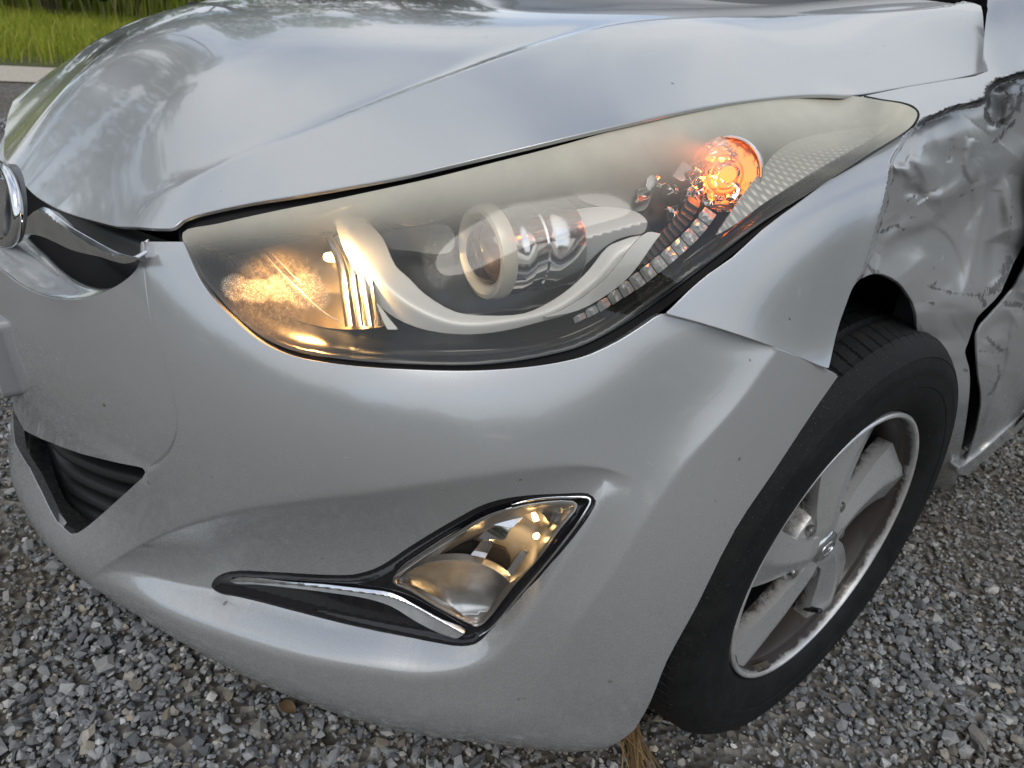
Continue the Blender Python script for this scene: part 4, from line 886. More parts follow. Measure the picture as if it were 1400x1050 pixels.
m2=tl.n('ShaderNodeMixShader'); tl.l(fr.outputs[0],m2.inputs[0]); tl.l(m1.outputs[0],m2.inputs[1]); tl.l(gs.outputs[0],m2.inputs[2]); tl.l(m2.outputs[0],tl.out.inputs[0]); M_LENS=tl.m
LP=Patch(DL); lo_=resample(LENS,4.)
G=grid_in(lo_,[],4.,4.); vo,T,_=cdt(lo_,[],G); Pn=LP.P(vo); Nn=LP.N(vo); fn=np.cross(Pn[T[:,1]]-Pn[T[:,0]],Pn[T[:,2]]-Pn[T[:,0]]); 
if (fn*Nn[T[:,0]]).sum()<0: T=T[:,::-1]
lens=mesh_obj('lens',Pn,T,M_LENS,hl,normals=Nn,attrs=dict(haze=haze(vo),drops=drops(vo)))
lens['label']='clear lens clouded and yellowed along its upper edge'
# ---------------------------------------------------------------- fog lamp insert
_fp=body.hit(FOG_OUT); _f3=body.P(_fp); _ft=TPS(proj(_f3)[::3],dist_of(_f3)[::3],scale=.01,lam=.02)
fogc=CAM+rays([(600,800)])[0]*_ft([(600,800)])[0]
fog=empty('fog_lamp',tuple(fogc),car)
FOGD=FOG_OUT
def fogb(uv):
    d,_,_=segdist(np.atleast_2d(uv),FOGD,closed=True); return _ft(uv)+.001+.008*sstep(3,16,d)
WIN=smooth_poly([(537,796),(548,777),(572,760),(614,733),(650,715),(684,701),(725,690),(784,686),(789,692),(765,724),(738,762),(701,803),(662,852),(652,856),(640,852),(593,828),(560,808)],True,3)
WINh=resample(WIN,4)
patch('bezel',resample(FOGD,3.),fogb,M_GLOSSB,fog,step=4,smooth_n=1,depth=.006,bevel=.0008,holes=[WINh],hole_depth=.004)
BL=[(314,794),(330,789),(360,792),(394,796),(440,799),(477,803),(503,806),(535,811),(576,832),(606,848),(636,860),(634,867),(624,873),(601,866),(566,848),(535,829),(500,818),(456,811),(400,804),(350,799),(322,798)]
BSG=segdist(np.array([[400.,790.]]),smooth_poly([(316,794),(400,799),(480,808),(540,818),(600,848),(634,866)],n=6))[1][0]
def bld(uv):
    uv=np.atleast_2d(uv); d,sg,t=segdist(uv,smooth_poly([(316,794),(400,799),(480,808),(540,818),(600,848),(634,866)],n=6)); return _ft(uv)-.0005+d*np.where(sg*BSG>0,.0010,.0004)
patch('chrome_blade',BL,bld,M_SATIN,fog,step=2,smooth_n=3,corners=(0,11),depth=.008,bevel=.0006)
strip('chrome_rim',[(700,690),(730,683),(775,680),(806,683),(800,700),(765,748),(708,816),(672,858),(655,870)],4.5,lambda q:_ft(q)+.0015,M_SATIN,fog,thick=.003,taper=True,h=.0012)
strip('chrome_rim',[(541,787),(575,762),(620,733),(665,707),(700,694)],8,lambda q:_ft(q)+.004,M_CHROME,fog,thick=.004,h=.0018)
fw=lambda d0:(lambda uv:_ft(uv)+d0)
patch('lamp_well',WIN,lambda uv:_ft(uv)+.004+.045*sstep(0,26,segdist(np.atleast_2d(uv),WIN,closed=True)[0]),simple('lamp_well',(.5,.5,.5),.25,.5),fog,step=4,smooth_n=1,depth=.002)
# bowl-shaped lower reflector with a chrome lip
RB=[(541,796),(556,784),(580,772),(610,767),(640,768),(668,776),(690,790),(700,801),(685,822),(660,850),(650,852),(600,828),(565,810)]
def rbd(uv):
    uv=np.atleast_2d(uv); return _ft(uv)+.012+.016*np.clip(1-((uv[:,0]-625)/75)**2-((uv[:,1]-800)/42)**2,0,1)
M_RB=simple('satin_reflector',(.82,.82,.81),.24,1.,var=.15,bump=(40,.15,.002))
patch('lower_reflector',RB,rbd,M_RB,fog,step=3.5,smooth_n=3,corners=(0,7,9),depth=.008)
patch('lamp_shield',[(610,762),(622,750),(645,742),(662,746),(690,752),(697,776),(672,768),(640,762)],fw(.034),M_BLACK,fog,step=5,smooth_n=2,depth=.004)
for q in ([(640,764),(660,738),(676,741),(660,768)],[(690,786),(712,752),(732,757),(706,798)],[(654,736),(668,720),(700,715),(690,738)],[(716,704),(738,698),(752,716),(738,722)],[(757,700),(766,698),(757,722),(748,724)],[(770,697),(778,694),(768,716),(762,720)],[(668,716),(700,703),(716,706),(700,722)]):
    a=np.array(q,float).mean(0); tl_=RNG.normal(size=2)*.0005
    patch('reflector_facet',q,lambda uv,a=a,tl_=tl_:_ft(uv)+.028+((np.atleast_2d(uv)-a)*tl_).sum(1),M_CHROME,fog,step=6,smooth_n=1,depth=.003)
fb=CAM+rays([(733,733)])[0]*(_ft([(733,733)])[0]+.022)
lathe('fog_bulb',[(.0003,.0045),(.0022,.0038),(.0032,.001),(.0030,-.004)],fb,(.4,-.6,.4),M_BULB,fog,n=18)
_pl=bpy.data.lights.new('fog_glow','SPOT'); _pl.energy=.07; _pl.color=(1,.62,.26); _pl.shadow_soft_size=.005; _pl.spot_size=math.radians(120); _po=bpy.data.objects.new('fog_glow',_pl); COL.objects.link(_po); _po.location=CAM+rays([(718,742)])[0]*(_ft([(718,742)])[0]+.008); _po.rotation_euler=(Vector(CAM+rays([(665,790)])[0]*(_ft([(665,790)])[0]+.035))-_po.location).to_track_quat('-Z','Y').to_euler(); _po.parent=fog; _po.matrix_parent_inverse=parent_inv(fog)
tw=MT('fog_glass'); fr=tw.n('ShaderNodeFresnel'); fr.inputs['IOR'].default_value=1.45; a_=tw.n('ShaderNodeBsdfTransparent'); a_.inputs[0].default_value=(.97,.97,.97,1); b_=tw.n('ShaderNodeBsdfGlossy'); b_.inputs['Roughness'].default_value=.03; m_=tw.n('ShaderNodeMixShader'); tw.l(fr.outputs[0],m_.inputs[0]); tw.l(a_.outputs[0],m_.inputs[1]); tw.l(b_.outputs[0],m_.inputs[2])
d_=tw.n('ShaderNodeBsdfTranslucent'); d_.inputs[0].default_value=(.5,.48,.45,1); m3=tw.n('ShaderNodeMixShader'); sp=tw.ramp(tw.noise(1100,2,.6,tw.n('ShaderNodeNewGeometry').outputs['Position']),(.60,0.),(.75,.5)); tw.l(sp,m3.inputs[0]); tw.l(m_.outputs[0],m3.inputs[1]); tw.l(d_.outputs[0],m3.inputs[2]); tw.l(m3.outputs[0],tw.out.inputs[0])
patch('fog_glass',WIN,fw(.003),tw.m,fog,step=5,smooth_n=1,depth=.001)
strip('bulb_filament_streak',[(700,694),(718,690)],.1,fw(.02),M_CHROME,fog) if False else None
# ---------------------------------------------------------------- front wheel
wc=WHEEL_C; wheel=empty('wheel',tuple(wc),car)
WN=np.array([1.,0,0]); WA=np.array([0,1.,0]); WB=np.array([0,0,1.])
# tyre: dense lathe whose tread is cut by ring grooves and cross sipes (offset along axis outwards, radius)
NT=1400; w=np.linspace(0,1,64)
side=[(-.010,.2035),(-.003,.2065),(.004,.2115),(.0105,.221),(.0148,.2325),(.0165,.245),(.0165,.2475),(.0175,.249),(.0178,.258),(.0168,.267),(.0172,.2685),(.0155,.2765),(.0120,.285),(.0125,.2862),(.0080,.2925),(.0020,.2990),(-.0045,.3045),(-.010,.3078)]
tread=[]; 
for k in range(53):
    x=k/52; off=-.012-.166*x; r=.3165-.0075*(abs(x-.5)*2)**3.2-.0012*(abs(x-.5)*2)
    tread.append((off,r))
inner=[(-.186,.300),(-.196,.270),(-.198,.24),(-.190,.21)]
PR=np.array(side+tread+inner); th=np.linspace(0,2*math.pi,NT,endpoint=False)
R_=np.repeat(PR[None,:,1],NT,0).copy(); O_=np.repeat(PR[None,:,0],NT,0).copy()
for j in range(len(side)-3,len(side)+53):
    off=PR[j,0]; x=(-.012-off)/.166; g=0
    for gc in (.215,.40,.60,.785):
        g=max(g,np.exp(-((x-gc)/.018)**4)*.0075)
    if x<.20: # shoulder blocks: curved lateral cuts
        ph=(th*100/(2*math.pi)+x*1.6)%1; sip=np.where((ph<.13)&(x>-.05),.0034,0)*sstep(-.06,.03,x)
        sip=sip*(1 if x>-.06 else .5)
    elif x<.42:
        ph=(th*100/(2*math.pi)+x*5)%1; sip=np.where(ph<.11,.0028,0)
    else:
        ph=(th*84/(2*math.pi)-x*4)%1; sip=np.where(ph<.12,.004,0)
    R_[:,j]-=np.maximum(sip,g)
RR=np.hypot(0,0)
V=wc+O_[...,None]*WN+R_[...,None]*(np.cos(th)[:,None,None]*WA+np.sin(th)[:,None,None]*WB)
# flat spot where it stands
low=V[...,2]<.0; V[...,2]=np.maximum(V[...,2],.001)
m=len(PR); V=V.reshape(-1,3); i=np.arange(NT)[:,None]; k=np.arange(m-1)[None]; a=(i*m+k); b=(((i+1)%NT)*m+k)
F=np.stack([a,b,b+1,a+1],-1).reshape(-1,4)
tt=MT('tyre_rubber'); g=tt.n('ShaderNodeNewGeometry').outputs['Position']; dn=tt.ramp(tt.noise(28,8,.7,g),(.42,0.),(.75,1.)); dn2=tt.ramp(tt.noise(700,2,.5,g),(.66,0.),(.76,1.))
p=tt.pr(Base_Color=tt.mix(dn2,tt.mix(tt.math('MULTIPLY',dn,.6),(.010,.0105,.011),(.026,.026,.026)),(.10,.10,.095)),Roughness=tt.math('ADD',.56,tt.math('MULTIPLY',dn,.2)),Specular_IOR_Level=.16); tt.l(tt.bump(tt.noise(500,3,.5,g),.12,.0006),p.inputs['Normal']); M_RUB=tt.m
tyre=mesh_obj('tyre',V,F,M_RUB,wheel); autosmooth(tyre,28)
# alloy
tr_=MT('dusty_shaded_alloy'); g=tr_.n('ShaderNodeNewGeometry').outputs['Position']; br=tr_.ramp(tr_.noise(26,9,.8,g),(.40,0.),(.70,1.)); at_=tr_.attr('dust_shade'); kk=tr_.math('MINIMUM',tr_.math('MULTIPLY',at_,tr_.math('ADD',br,.35)),1.)  # brown grime, with recess shade also put into the colour
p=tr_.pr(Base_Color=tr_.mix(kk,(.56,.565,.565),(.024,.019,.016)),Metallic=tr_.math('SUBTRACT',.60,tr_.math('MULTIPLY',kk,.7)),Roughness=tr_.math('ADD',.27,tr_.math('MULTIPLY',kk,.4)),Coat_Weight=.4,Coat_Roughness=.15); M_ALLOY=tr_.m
def alathe(name,prof,dust_shade,n=128):
    prof=np.array(prof); th=np.linspace(0,2*math.pi,n,endpoint=False); m=len(prof)
    V=(wc+prof[None,:,1,None]*WN+prof[None,:,0,None]*(np.cos(th)[:,None,None]*WA+np.sin(th)[:,None,None]*WB)).reshape(-1,3)
    i=np.arange(n)[:,None];k=np.arange(m-1)[None];a=i*m+k;b=((i+1)%n)*m+k; F=np.stack([a,a+1,b+1,b],-1).reshape(-1,4)
    o=mesh_obj(name,V,F,M_ALLOY,rim,attrs=dict(dust_shade=np.tile(np.asarray(dust_shade,float),n))); 
    bm=bmesh.new(); bm.from_mesh(o.data); bmesh.ops.recalc_face_normals(bm,faces=bm.faces); bm.to_mesh(o.data); bm.free(); autosmooth(o,35); return o
rim=empty('rim',tuple(wc),wheel)
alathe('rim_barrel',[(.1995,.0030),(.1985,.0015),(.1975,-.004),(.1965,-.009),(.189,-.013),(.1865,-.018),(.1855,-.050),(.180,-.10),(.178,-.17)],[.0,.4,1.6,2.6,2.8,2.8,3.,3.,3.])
lathe('rim_lip',[(.2062,-.002),(.2060,.0030),(.2040,.0048),(.2010,.0048),(.1992,.0028)],wc,(1,0,0),simple('bright_rim_lip',(.72,.72,.71),.3,.6,var=.15),rim,n=180)
def spoke(a0):
    nr,nw=34,19; r=np.linspace(.022,.1955,nr); V=[];D=[]
    f=(r-.022)/(.1955-.022)
    cen=a0+math.radians(-16)*(f**1.1)+math.radians(8)                 # swirl
    hw=np.interp(f,[0,.18,.45,.8,1],[.027,.024,.035,.050,.060])
    face=np.interp(f,[0,.12,.35,.7,1],[-.004,-.002,-.004,-.006,-.006])
    for i in range(nr):
        for j in range(nw):
            x=-1+2*j/(nw-1); tx=x*hw[i]
            rd=.10-.20*f[i]                                        # ridge position
            drop=np.where(x>rd,(x-rd)/(1-rd),(rd-x)/(1+rd)); dep=(.017 if x>rd else .012)*drop**1.0*(.22+.78*f[i]**.6)
            if abs(x)>.995: dep+=.0
            ang=cen[i]; rad=np.array([math.cos(ang),math.sin(ang)]); tg_=np.array([-rad[1],rad[0]])
            q=rad*r[i]+tg_*tx; o=face[i]-dep
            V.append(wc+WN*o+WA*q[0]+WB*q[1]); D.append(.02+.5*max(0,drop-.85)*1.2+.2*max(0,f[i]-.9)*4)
    n0=len(V)
    for i in range(nr):   # side walls, both edges
        for j in (0,nw-1):
            p=V[i*nw+j]; V.append(p-WN*.022); D.append(1.5)
    V=np.array(V);F=[]
    for i in range(nr-1):
        for j in range(nw-1): F.append((i*nw+j,i*nw+j+1,(i+1)*nw+j+1,(i+1)*nw+j))
        F.append((i*nw,(i+1)*nw,n0+2*(i+1),n0+2*i)); F.append((i*nw+nw-1,n0+2*i+1,n0+2*i+3,(i+1)*nw+nw-1))
    o=mesh_obj('spoke',V,F,M_ALLOY,rim,attrs=dict(dust_shade=D)); bm=bmesh.new(); bm.from_mesh(o.data); bmesh.ops.recalc_face_normals(bm,faces=bm.faces); bm.to_mesh(o.data); bm.free(); autosmooth(o,42); return o
PH=25
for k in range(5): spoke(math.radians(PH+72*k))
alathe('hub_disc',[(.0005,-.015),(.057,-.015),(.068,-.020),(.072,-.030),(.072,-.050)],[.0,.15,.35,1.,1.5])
lathe('centre_cap',[(.0005,-.0005),(.018,-.001),(.0245,-.0035),(.027,-.008),(.027,-.02)],wc,(1,0,0),M_SATIN,rim,n=48)
def ell_ring(c,ax,up,a,b,r,mat,name,parent,n=64,flat=.5):
    ax=np.array(ax)/np.linalg.norm(ax); u=np.cross(up,ax); u/=np.linalg.norm(u); v=np.cross(ax,u); th=np.linspace(0,2*math.pi,n,endpoint=False); ph=np.linspace(0,2*math.pi,10,endpoint=False); V=[];F=[]
    for i,t in enumerate(th):
        cc=c+u*a*math.cos(t)+v*b*math.sin(t); nn=u*math.cos(t)/a+v*math.sin(t)/b; nn/=np.linalg.norm(nn)
        for p_ in ph: V.append(cc+nn*r*math.cos(p_)+ax*r*flat*math.sin(p_))
        for k in range(10): F.append((i*10+k,i*10+(k+1)%10,((i+1)%n)*10+(k+1)%10,((i+1)%n)*10+k))
    return mesh_obj(name,np.array(V),F,mat,parent)
def letter_h(c,ax,up,s,mat,name,parent,r=.0022):
    ax=np.array(ax)/np.linalg.norm(ax); u=np.cross(up,ax); u/=np.linalg.norm(u); v=np.cross(ax,u)
    segs=[((-.34,-.55),(-.20,.55)),((.20,-.55),(.34,.55)),((-.27,-.10),(.27,.10))]; V=[];F=[]
    for p,q in segs:
        p=np.array(p)*s;q=np.array(q)*s; d=(q-p)/np.linalg.norm(q-p); n=np.array([-d[1],d[0]])
        b0=len(V)
        for e in (p,q):
            for sx,sz in ((-1,0),(-.5,1),(.5,1),(1,0)):
                w_=e+n*sx*r*1.4; V.append(c+u*w_[0]+v*w_[1]+ax*sz*r)
        for k in range(3): F.append((b0+k,b0+k+1,b0+5+k,b0+4+k))
        F.append((b0,b0+1,b0+2,b0+3)); F.append((b0+7,b0+6,b0+5,b0+4))
    return mesh_obj(name,np.array(V),F,mat,parent,smooth=False)
ell_ring(wc+WN*-.0005,(1,0,0),(0,0,1),.016,.0105,.0016,M_CHROME,'cap_emblem',rim)
letter_h(wc+WN*-.0005,(1,0,0),(0,0,1),.013,M_CHROME,'cap_emblem',rim,.0012)
M_NUT=simple('lug_nut_steel',(.55,.55,.54),.25,1.)
for k in range(5):
    a=math.radians(PH+8+36-4+72*k); c=wc+(WA*math.cos(a)+WB*math.sin(a))*.0572
    lathe('lug_nut',[(.0004,-.0085),(.005,-.009),(.0082,-.011),(.0088,-.014),(.0088,-.022)],c,(1,0,0),M_NUT,rim,n=14)
# valve, balance weight, brake disc and dark hub well
av=math.radians(-68); vb=wc+(WA*math.cos(av)+WB*math.sin(av))*.172-WN*.020; vd=(-(WA*math.cos(av)+WB*math.sin(av))*.75+WN*.9)
lathe('valve',[(.0045,-.012),(.0045,.010),(.0035,.012),(.0042,.013),(.0042,.026),(.0004,.027)],vb,vd,M_TRIM,wheel,n=16)
aw=math.radians(-112); q=[]; M_LEAD=simple('balance_weight',(.10,.085,.065),.7,.3,var=.4)
V=[];F=[]
for i,t in enumerate(np.linspace(aw-.085,aw+.085,7)):
    for r,o in ((.1985,.002),(.192,.003),(.190,-.005),(.196,-.008)): V.append(wc+WN*o+(WA*math.cos(t)+WB*math.sin(t))*r)
for i in range(6):
    for k in range(4): F.append((i*4+k,i*4+(k+1)%4,(i+1)*4+(k+1)%4,(i+1)*4+k))
F+= [(3,2,1,0),(24,25,26,27)]
mesh_obj('balance_weight',np.array(V),F,M_LEAD,wheel,smooth=False)
lathe('brake_disc',[(.06,-.085),(.128,-.085),(.130,-.088),(.130,-.105),(.06,-.105)],wc,(1,0,0),simple('rusty_disc',(.16,.10,.07),.5,.7,var=.4),wheel,n=72)
lathe('hub_back',[(.0005,-.078),(.058,-.078),(.062,-.10)],wc,(1,0,0),M_BLACK,wheel,n=36)
lathe('rim_back',[(.0005,-.14),(.178,-.14)],wc,(1,0,0),M_BLACK,wheel,n=48)
# arch liner: dark shell round the wheel, open at the bottom
n=40; th=np.linspace(math.radians(-18),math.radians(198),n)
arc=lambda r,x:np.c_[np.full(n,x),wc[1]+np.cos(th)*r,wc[2]+np.sin(th)*r]
M_LINER=simple('arch_liner',(.010,.010,.011),.85)
def lining(name,rows,parent): 
    o=loft(name,rows,M_LINER,parent); return o
lining('arch_liner',[arc(.40,.80),arc(.40,.80),arc(.40,.56),arc(.02,.55)],car)
# black sheet added for darkness behind bumper, between lamp, fog lamp and arch
s=np.linspace(S0-1.0,S0+1.0,90); B,nn=base(s)
loft('dark_backing',[np.c_[B-nn*.14,np.full(90,z)] for z in (.16,.42,.56)],M_BLACK,car)
loft('undertray',[np.c_[B-nn*.10,np.full(90,.12)],np.c_[B*[1,0]+[0,1.0],np.full(90,.16)]],M_BLACK,car)
# unseen black box added so that no daylight shows through the gaps
mesh_obj('daylight_block',np.array([(-.70,.30,.16),(.55,.30,.16),(.55,1.15,.16),(-.70,1.15,.16),(-.70,.30,.62),(.50,.30,.62),(.50,1.15,.74),(-.70,1.15,.74)]),[(0,1,2,3),(0,4,5,1),(1,5,6,2),(2,6,7,3),(3,7,4,0),(4,7,6,5)],M_BLACK,car,smooth=False)
# ---------------------------------------------------------------- nose badge, chrome garnish, number plate
def garn(y0,k=1.0): 
    def D(uv):
        d=rays(uv); X=CAM[0]; out=np.zeros(len(d))
        # surface y = y0 + .5 x^2 (plan of the grille)
        a=k*.55*d[:,0]**2; b=k*1.1*X*d[:,0]-d[:,1]; c=k*.55*X*X+y0-CAM[1]
        disc=np.sqrt(np.maximum(b*b-4*a*c,0)); t1=(-b-disc)/(2*a); t2=(-b+disc)/(2*a); tt=np.where(t1>.1,t1,t2); return np.clip(tt,.2,2.)
    return D
GD=garn(.008,.78)
GA=[(-60,420),(-30,352),(0,328),(17,317),(30,305),(43,293),(52,286),(57,284),(62,284),(75,294),(94,309),(118,323),(143,337),(160,345),(177,350),(185,352),(188,353),(184,356),(171,360),(155,357),(137,351),(115,346),(94,340),(75,331),(57,323),(45,320),(37,320),(27,324),(17,331),(8,334),(0,336),(-40,380)]
rg=smooth_poly([(-60,400),(17,322),(46,290),(58,290),(80,306),(118,331),(160,350),(190,351)],n=6)
GSG=segdist(np.array([[100.,300.]]),rg)[1][0]
def gad(uv):
    uv=np.atleast_2d(uv); d,sg,t=segdist(uv,rg); return GD(uv)+d*np.where(sg*GSG>0,.0012,.0004)
patch('chrome_garnish',GA,gad,M_SATIN,car,step=3.,smooth_n=3,corners=(14,),depth=.012,bevel=.0008)
ec=at((1,279),1,.006); 
emb=empty('badge',tuple(ec),car)
ell_ring(ec,(.12,-1,.22),(0,0,1),.054,.034,.0058,M_CHROME,'badge_ring',emb,n=72,flat=.8)
letter_h(ec+[0,-.002,0],(.12,-1,.22),(0,0,1),.052,M_CHROME,'badge_letter',emb,.0055)
lathe('badge_back',[(.0005,.002),(.034,.001),(.037,-.002),(.037,-.006)],ec+[0,.006,0],(.12,-1,.22),simple('badge_grey',(.16,.165,.17),.3,.3),emb,n=48)
# number plate in its holder, only its corner is in view
px1=.138; zc=.456
def rbox(name,x0,x1,z0,z1,y0,y1,rad,mat,parent):
    o=[]; 
    for cx,cz,a in ((x1-rad,z1-rad,0),(x0+rad,z1-rad,90),(x0+rad,z0+rad,180),(x1-rad,z0+rad,270)):
        for k in range(6): t=math.radians(a+18*k); o.append((cx+rad*math.cos(t),cz+rad*math.sin(t)))
    n=len(o); V=[(x,y0,z) for x,z in o]+[(cx_,y0-.0,cz_) for cx_,cz_ in []]; V+=[(x,y1,z) for x,z in o]; ins=[( (x-(x0+x1)/2)*.985+(x0+x1)/2,y0-.0015,(z-(z0+z1)/2)*.96+(z0+z1)/2) for x,z in o]; V+=ins
    F=[tuple(range(2*n,3*n))]+[(i,(i+1)%n,n+(i+1)%n,n+i) for i in range(n)]+[(2*n+i,2*n+(i+1)%n,(i+1)%n,i) for i in range(n)]
    ob=mesh_obj(name,np.array(V),F,mat,parent,smooth=False); bm=bmesh.new(); bm.from_mesh(ob.data); bmesh.ops.recalc_face_normals(bm,faces=bm.faces); bm.to_mesh(ob.data); bm.free(); return ob
plate=empty('number_plate',(0,-.02,zc),car)
rbox('plate_holder',px1-.33,px1,zc-.054,zc+.054,-.026,.006,.012,M_TRIM if False else simple('plate_holder',(.30,.305,.32),.4,.2),plate)
rbox('plate_face',px1-.324,px1-.006,zc-.047,zc+.047,-.030,-.027,.008,simple('plate_white',(.78,.78,.80),.35),plate)
lathe('plate_screw',[(.0004,.004),(.005,.003),(.007,0)],(px1-.03,-.0315,zc+.033),(0,-1,0),M_CHROME,plate,n=14)
# windscreen foot and wiper cowl behind the bonnet
ux=np.linspace(-.56,.56,30); yr_=h_rear[-1,1]-.16*ux**2
loft('wiper_cowl',[np.c_[ux,yr_-.03,np.full(30,.90)],np.c_[ux,yr_+.02,np.full(30,.945)],np.c_[ux,yr_+.10,np.full(30,.965)]],M_TRIM,car)
t_=MT('windscreen_glass'); p=t_.pr(Base_Color=(.012,.014,.018),Roughness=.04); M_WS=t_.m
loft('windscreen',[np.c_[ux,yr_+.10,np.full(30,.962)],np.c_[ux*.97,yr_+.42,np.full(30,1.16)],np.c_[ux*.90,yr_+.80,np.full(30,1.36)]],M_WS,car)
# the far wing, closing the body on the other side
def farP(uv): return body.P(uv)
loft('far_wing',[np.array([body.P([(2*S0-s_,z_)])[0] for s_ in np.linspace(S0+.95,S0+1.75,26)]) for z_ in np.linspace(.62,.86,8)],M_PAINT,car)

_lp2=smooth_poly([(8,566),(22,602),(40,645),(62,692),(80,716),(98,726),(112,722)],n=5); _lpd=TPS(_lp2[::3],dist_of(body.P(body.hit(_lp2[::3]+[-4,6]))),scale=.01,lam=.3)
strip('intake_chamfer',[(12,580),(26,612),(44,652),(64,692),(80,708),(90,716)],12,lambda q:_lpd(q)+.010,M_PAINT,car,thick=.008,taper=True,h=-.001)
# rest of the body side and greenhouse, out of frame from the photographer's spot but part of the car
yy=np.linspace(1.62,3.75,24)
def side(x,z,dx=0.): return np.c_[x-.05*((yy-1.62)/2.13)**3+dx,yy,np.full(24,z)]
for sgn,nm in ((1,'body_side'),(-1,'body_side')):
    loft(nm,[side(.81,.20)*[sgn,1,1],side(.84,.30)*[sgn,1,1],side(.852,.50)*[sgn,1,1],side(.852,.70)*[sgn,1,1],side(.835,.84)*[sgn,1,1],side(.78,.94)*[sgn,1,1]],M_PAINT,car)
    y2=np.linspace(1.55,3.2,12); top=np.interp(y2,[1.55,1.95,2.6,3.2],[1.20,1.36,1.385,1.25])
    loft('side_window',[np.c_[np.full(12,.775*sgn),y2,np.full(12,.935)],np.c_[np.full(12,.60*sgn),y2,top-.01]],M_WS,car)
    tube_pts=[(.735*sgn,1.16,.945),(.66*sgn,1.5,1.15),(.585*sgn,1.88,1.345),(.56*sgn,2.2,1.39),(.555*sgn,2.7,1.39),(.60*sgn,3.25,1.24),(.66*sgn,3.6,1.05)]
    P_=smooth_poly(np.array(tube_pts),n=6); V=[];F=[]
    for i,p_ in enumerate(P_):
        t_=P_[min(i+1,len(P_)-1)]-P_[max(i-1,0)]; t_/=np.linalg.norm(t_); u_=np.cross(t_,(1,0,0)); u_/=np.linalg.norm(u_); v_=np.cross(t_,u_)
        for k in range(10): a_=k*math.pi/5; V.append(p_+u_*.035*math.cos(a_)+v_*.03*math.sin(a_))
    for i in range(len(P_)-1):
        for k in range(10): F.append((i*10+k,i*10+(k+1)%10,(i+1)*10+(k+1)%10,(i+1)*10+k))
    mesh_obj('pillar',np.array(V),F,M_PAINT,car)
xr=np.linspace(-.57,.57,14); loft('roof',[np.c_[xr,np.full(14,y_),z_-.12*xr**2] for y_,z_ in ((1.86,1.375),(2.1,1.42),(2.5,1.435),(2.9,1.40),(3.2,1.31))],M_PAINT,car)
loft('rear_window',[np.c_[xr,np.full(14,3.2),1.31-.12*xr**2],np.c_[xr,np.full(14,3.75),np.full(14,1.0)]],M_WS,car)
xb=np.linspace(-.78,.78,14); loft('boot',[np.c_[xb,np.full(14,3.7),np.full(14,1.0)-.05*xb**2],np.c_[xb,np.full(14,4.05),np.full(14,.98)-.05*xb**2],np.c_[xb,np.full(14,4.2)-.2*xb**2,np.full(14,.80)],np.c_[xb,np.full(14,4.25)-.2*xb**2,np.full(14,.45)],np.c_[xb,np.full(14,4.15)-.2*xb**2,np.full(14,.22)]],M_PAINT,car)
# ================================================================ GROUND AND BACKGROUND
t=MT('packed_gravel'); co=t.n('ShaderNodeNewGeometry').outputs['Position']
vz=t.n('ShaderNodeTexVoronoi'); vz.inputs['Scale'].default_value=75; t.l(co,vz.inputs['Vector'])
sepc=t.n('ShaderNodeSeparateColor'); t.l(vz.outputs['Color'],sepc.inputs[0])
g=t.ramp(sepc.outputs[0],(0.,(.045,.042,.036)),(.5,(.11,.105,.095)),(1.,(.24,.23,.205)))
mud=t.ramp(t.noise(1.6,5,.6,co),(.42,0.),(.66,1.)); g=t.mix(t.math('MULTIPLY',mud,.7),g,(.085,.068,.042))
p=t.pr(Base_Color=g,Roughness=.9); t.l(t.bump(vz.outputs['Distance'],.8,.012),p.inputs['Normal']); M_GROUND=t.m
gr=mesh_obj('ground',[(-200,-200,-.006),(200,-200,-.006),(200,200,-.006),(-200,200,-.006)],[(0,1,2,3)],M_GROUND,smooth=False); tag(gr,kind='structure')
# crushed stones: jittered low-poly rocks, one mesh
PHI=(1+5**.5)/2
ICO=np.array([(-1,PHI,0),(1,PHI,0),(-1,-PHI,0),(1,-PHI,0),(0,-1,PHI),(0,1,PHI),(0,-1,-PHI),(0,1,-PHI),(PHI,0,-1),(PHI,0,1),(-PHI,0,-1),(-PHI,0,1)])/math.sqrt(1+PHI**2)
IF=np.array([(0,11,5),(0,5,1),(0,1,7),(0,7,10),(0,10,11),(1,5,9),(5,11,4),(11,10,2),(10,7,6),(7,1,8),(3,9,4),(3,4,2),(3,2,6),(3,6,8),(3,8,9),(4,9,5),(2,4,11),(6,2,10),(8,6,7),(9,8,1)])
def stones(name,xy,size,seed,z0=0.):
    r=np.random.default_rng(seed); n=len(xy)
    J=ICO[None]+r.normal(size=(n,12,3))*.20
    sc=size[:,None,None]*np.stack([r.uniform(.75,1.35,n),r.uniform(.6,1.0,n),r.uniform(.40,.75,n)],1)[:,None,:]
    V=J*sc*.5
    a=r.uniform(0,6.28,n); b=r.normal(size=n)*.45; c=r.normal(size=n)*.45
    def rot(V,ax,t):
        cs,sn=np.cos(t)[:,None],np.sin(t)[:,None]; i,j=[(1,2),(2,0),(0,1)][ax]; W=V.copy(); W[...,i]=V[...,i]*cs-V[...,j]*sn; W[...,j]=V[...,i]*sn+V[...,j]*cs; return W
    V=rot(rot(rot(V,0,b),1,c),2,a)
    V[...,0]+=xy[:,0:1]; V[...,1]+=xy[:,1:2]; V[...,2]+=(size*r.uniform(.0,.42,n)+z0)[:,None]
    F=(IF[None]+12*np.arange(n)[:,None,None]).reshape(-1,3)
    tone=r.beta(2.2,2.6,n); hue=r.uniform(0,1,n)
    o=mesh_obj(name,V.reshape(-1,3),F,M_STONE,smooth=False,attrs=dict(tone=np.repeat(tone,12),hue=np.repeat(hue,12))); return o
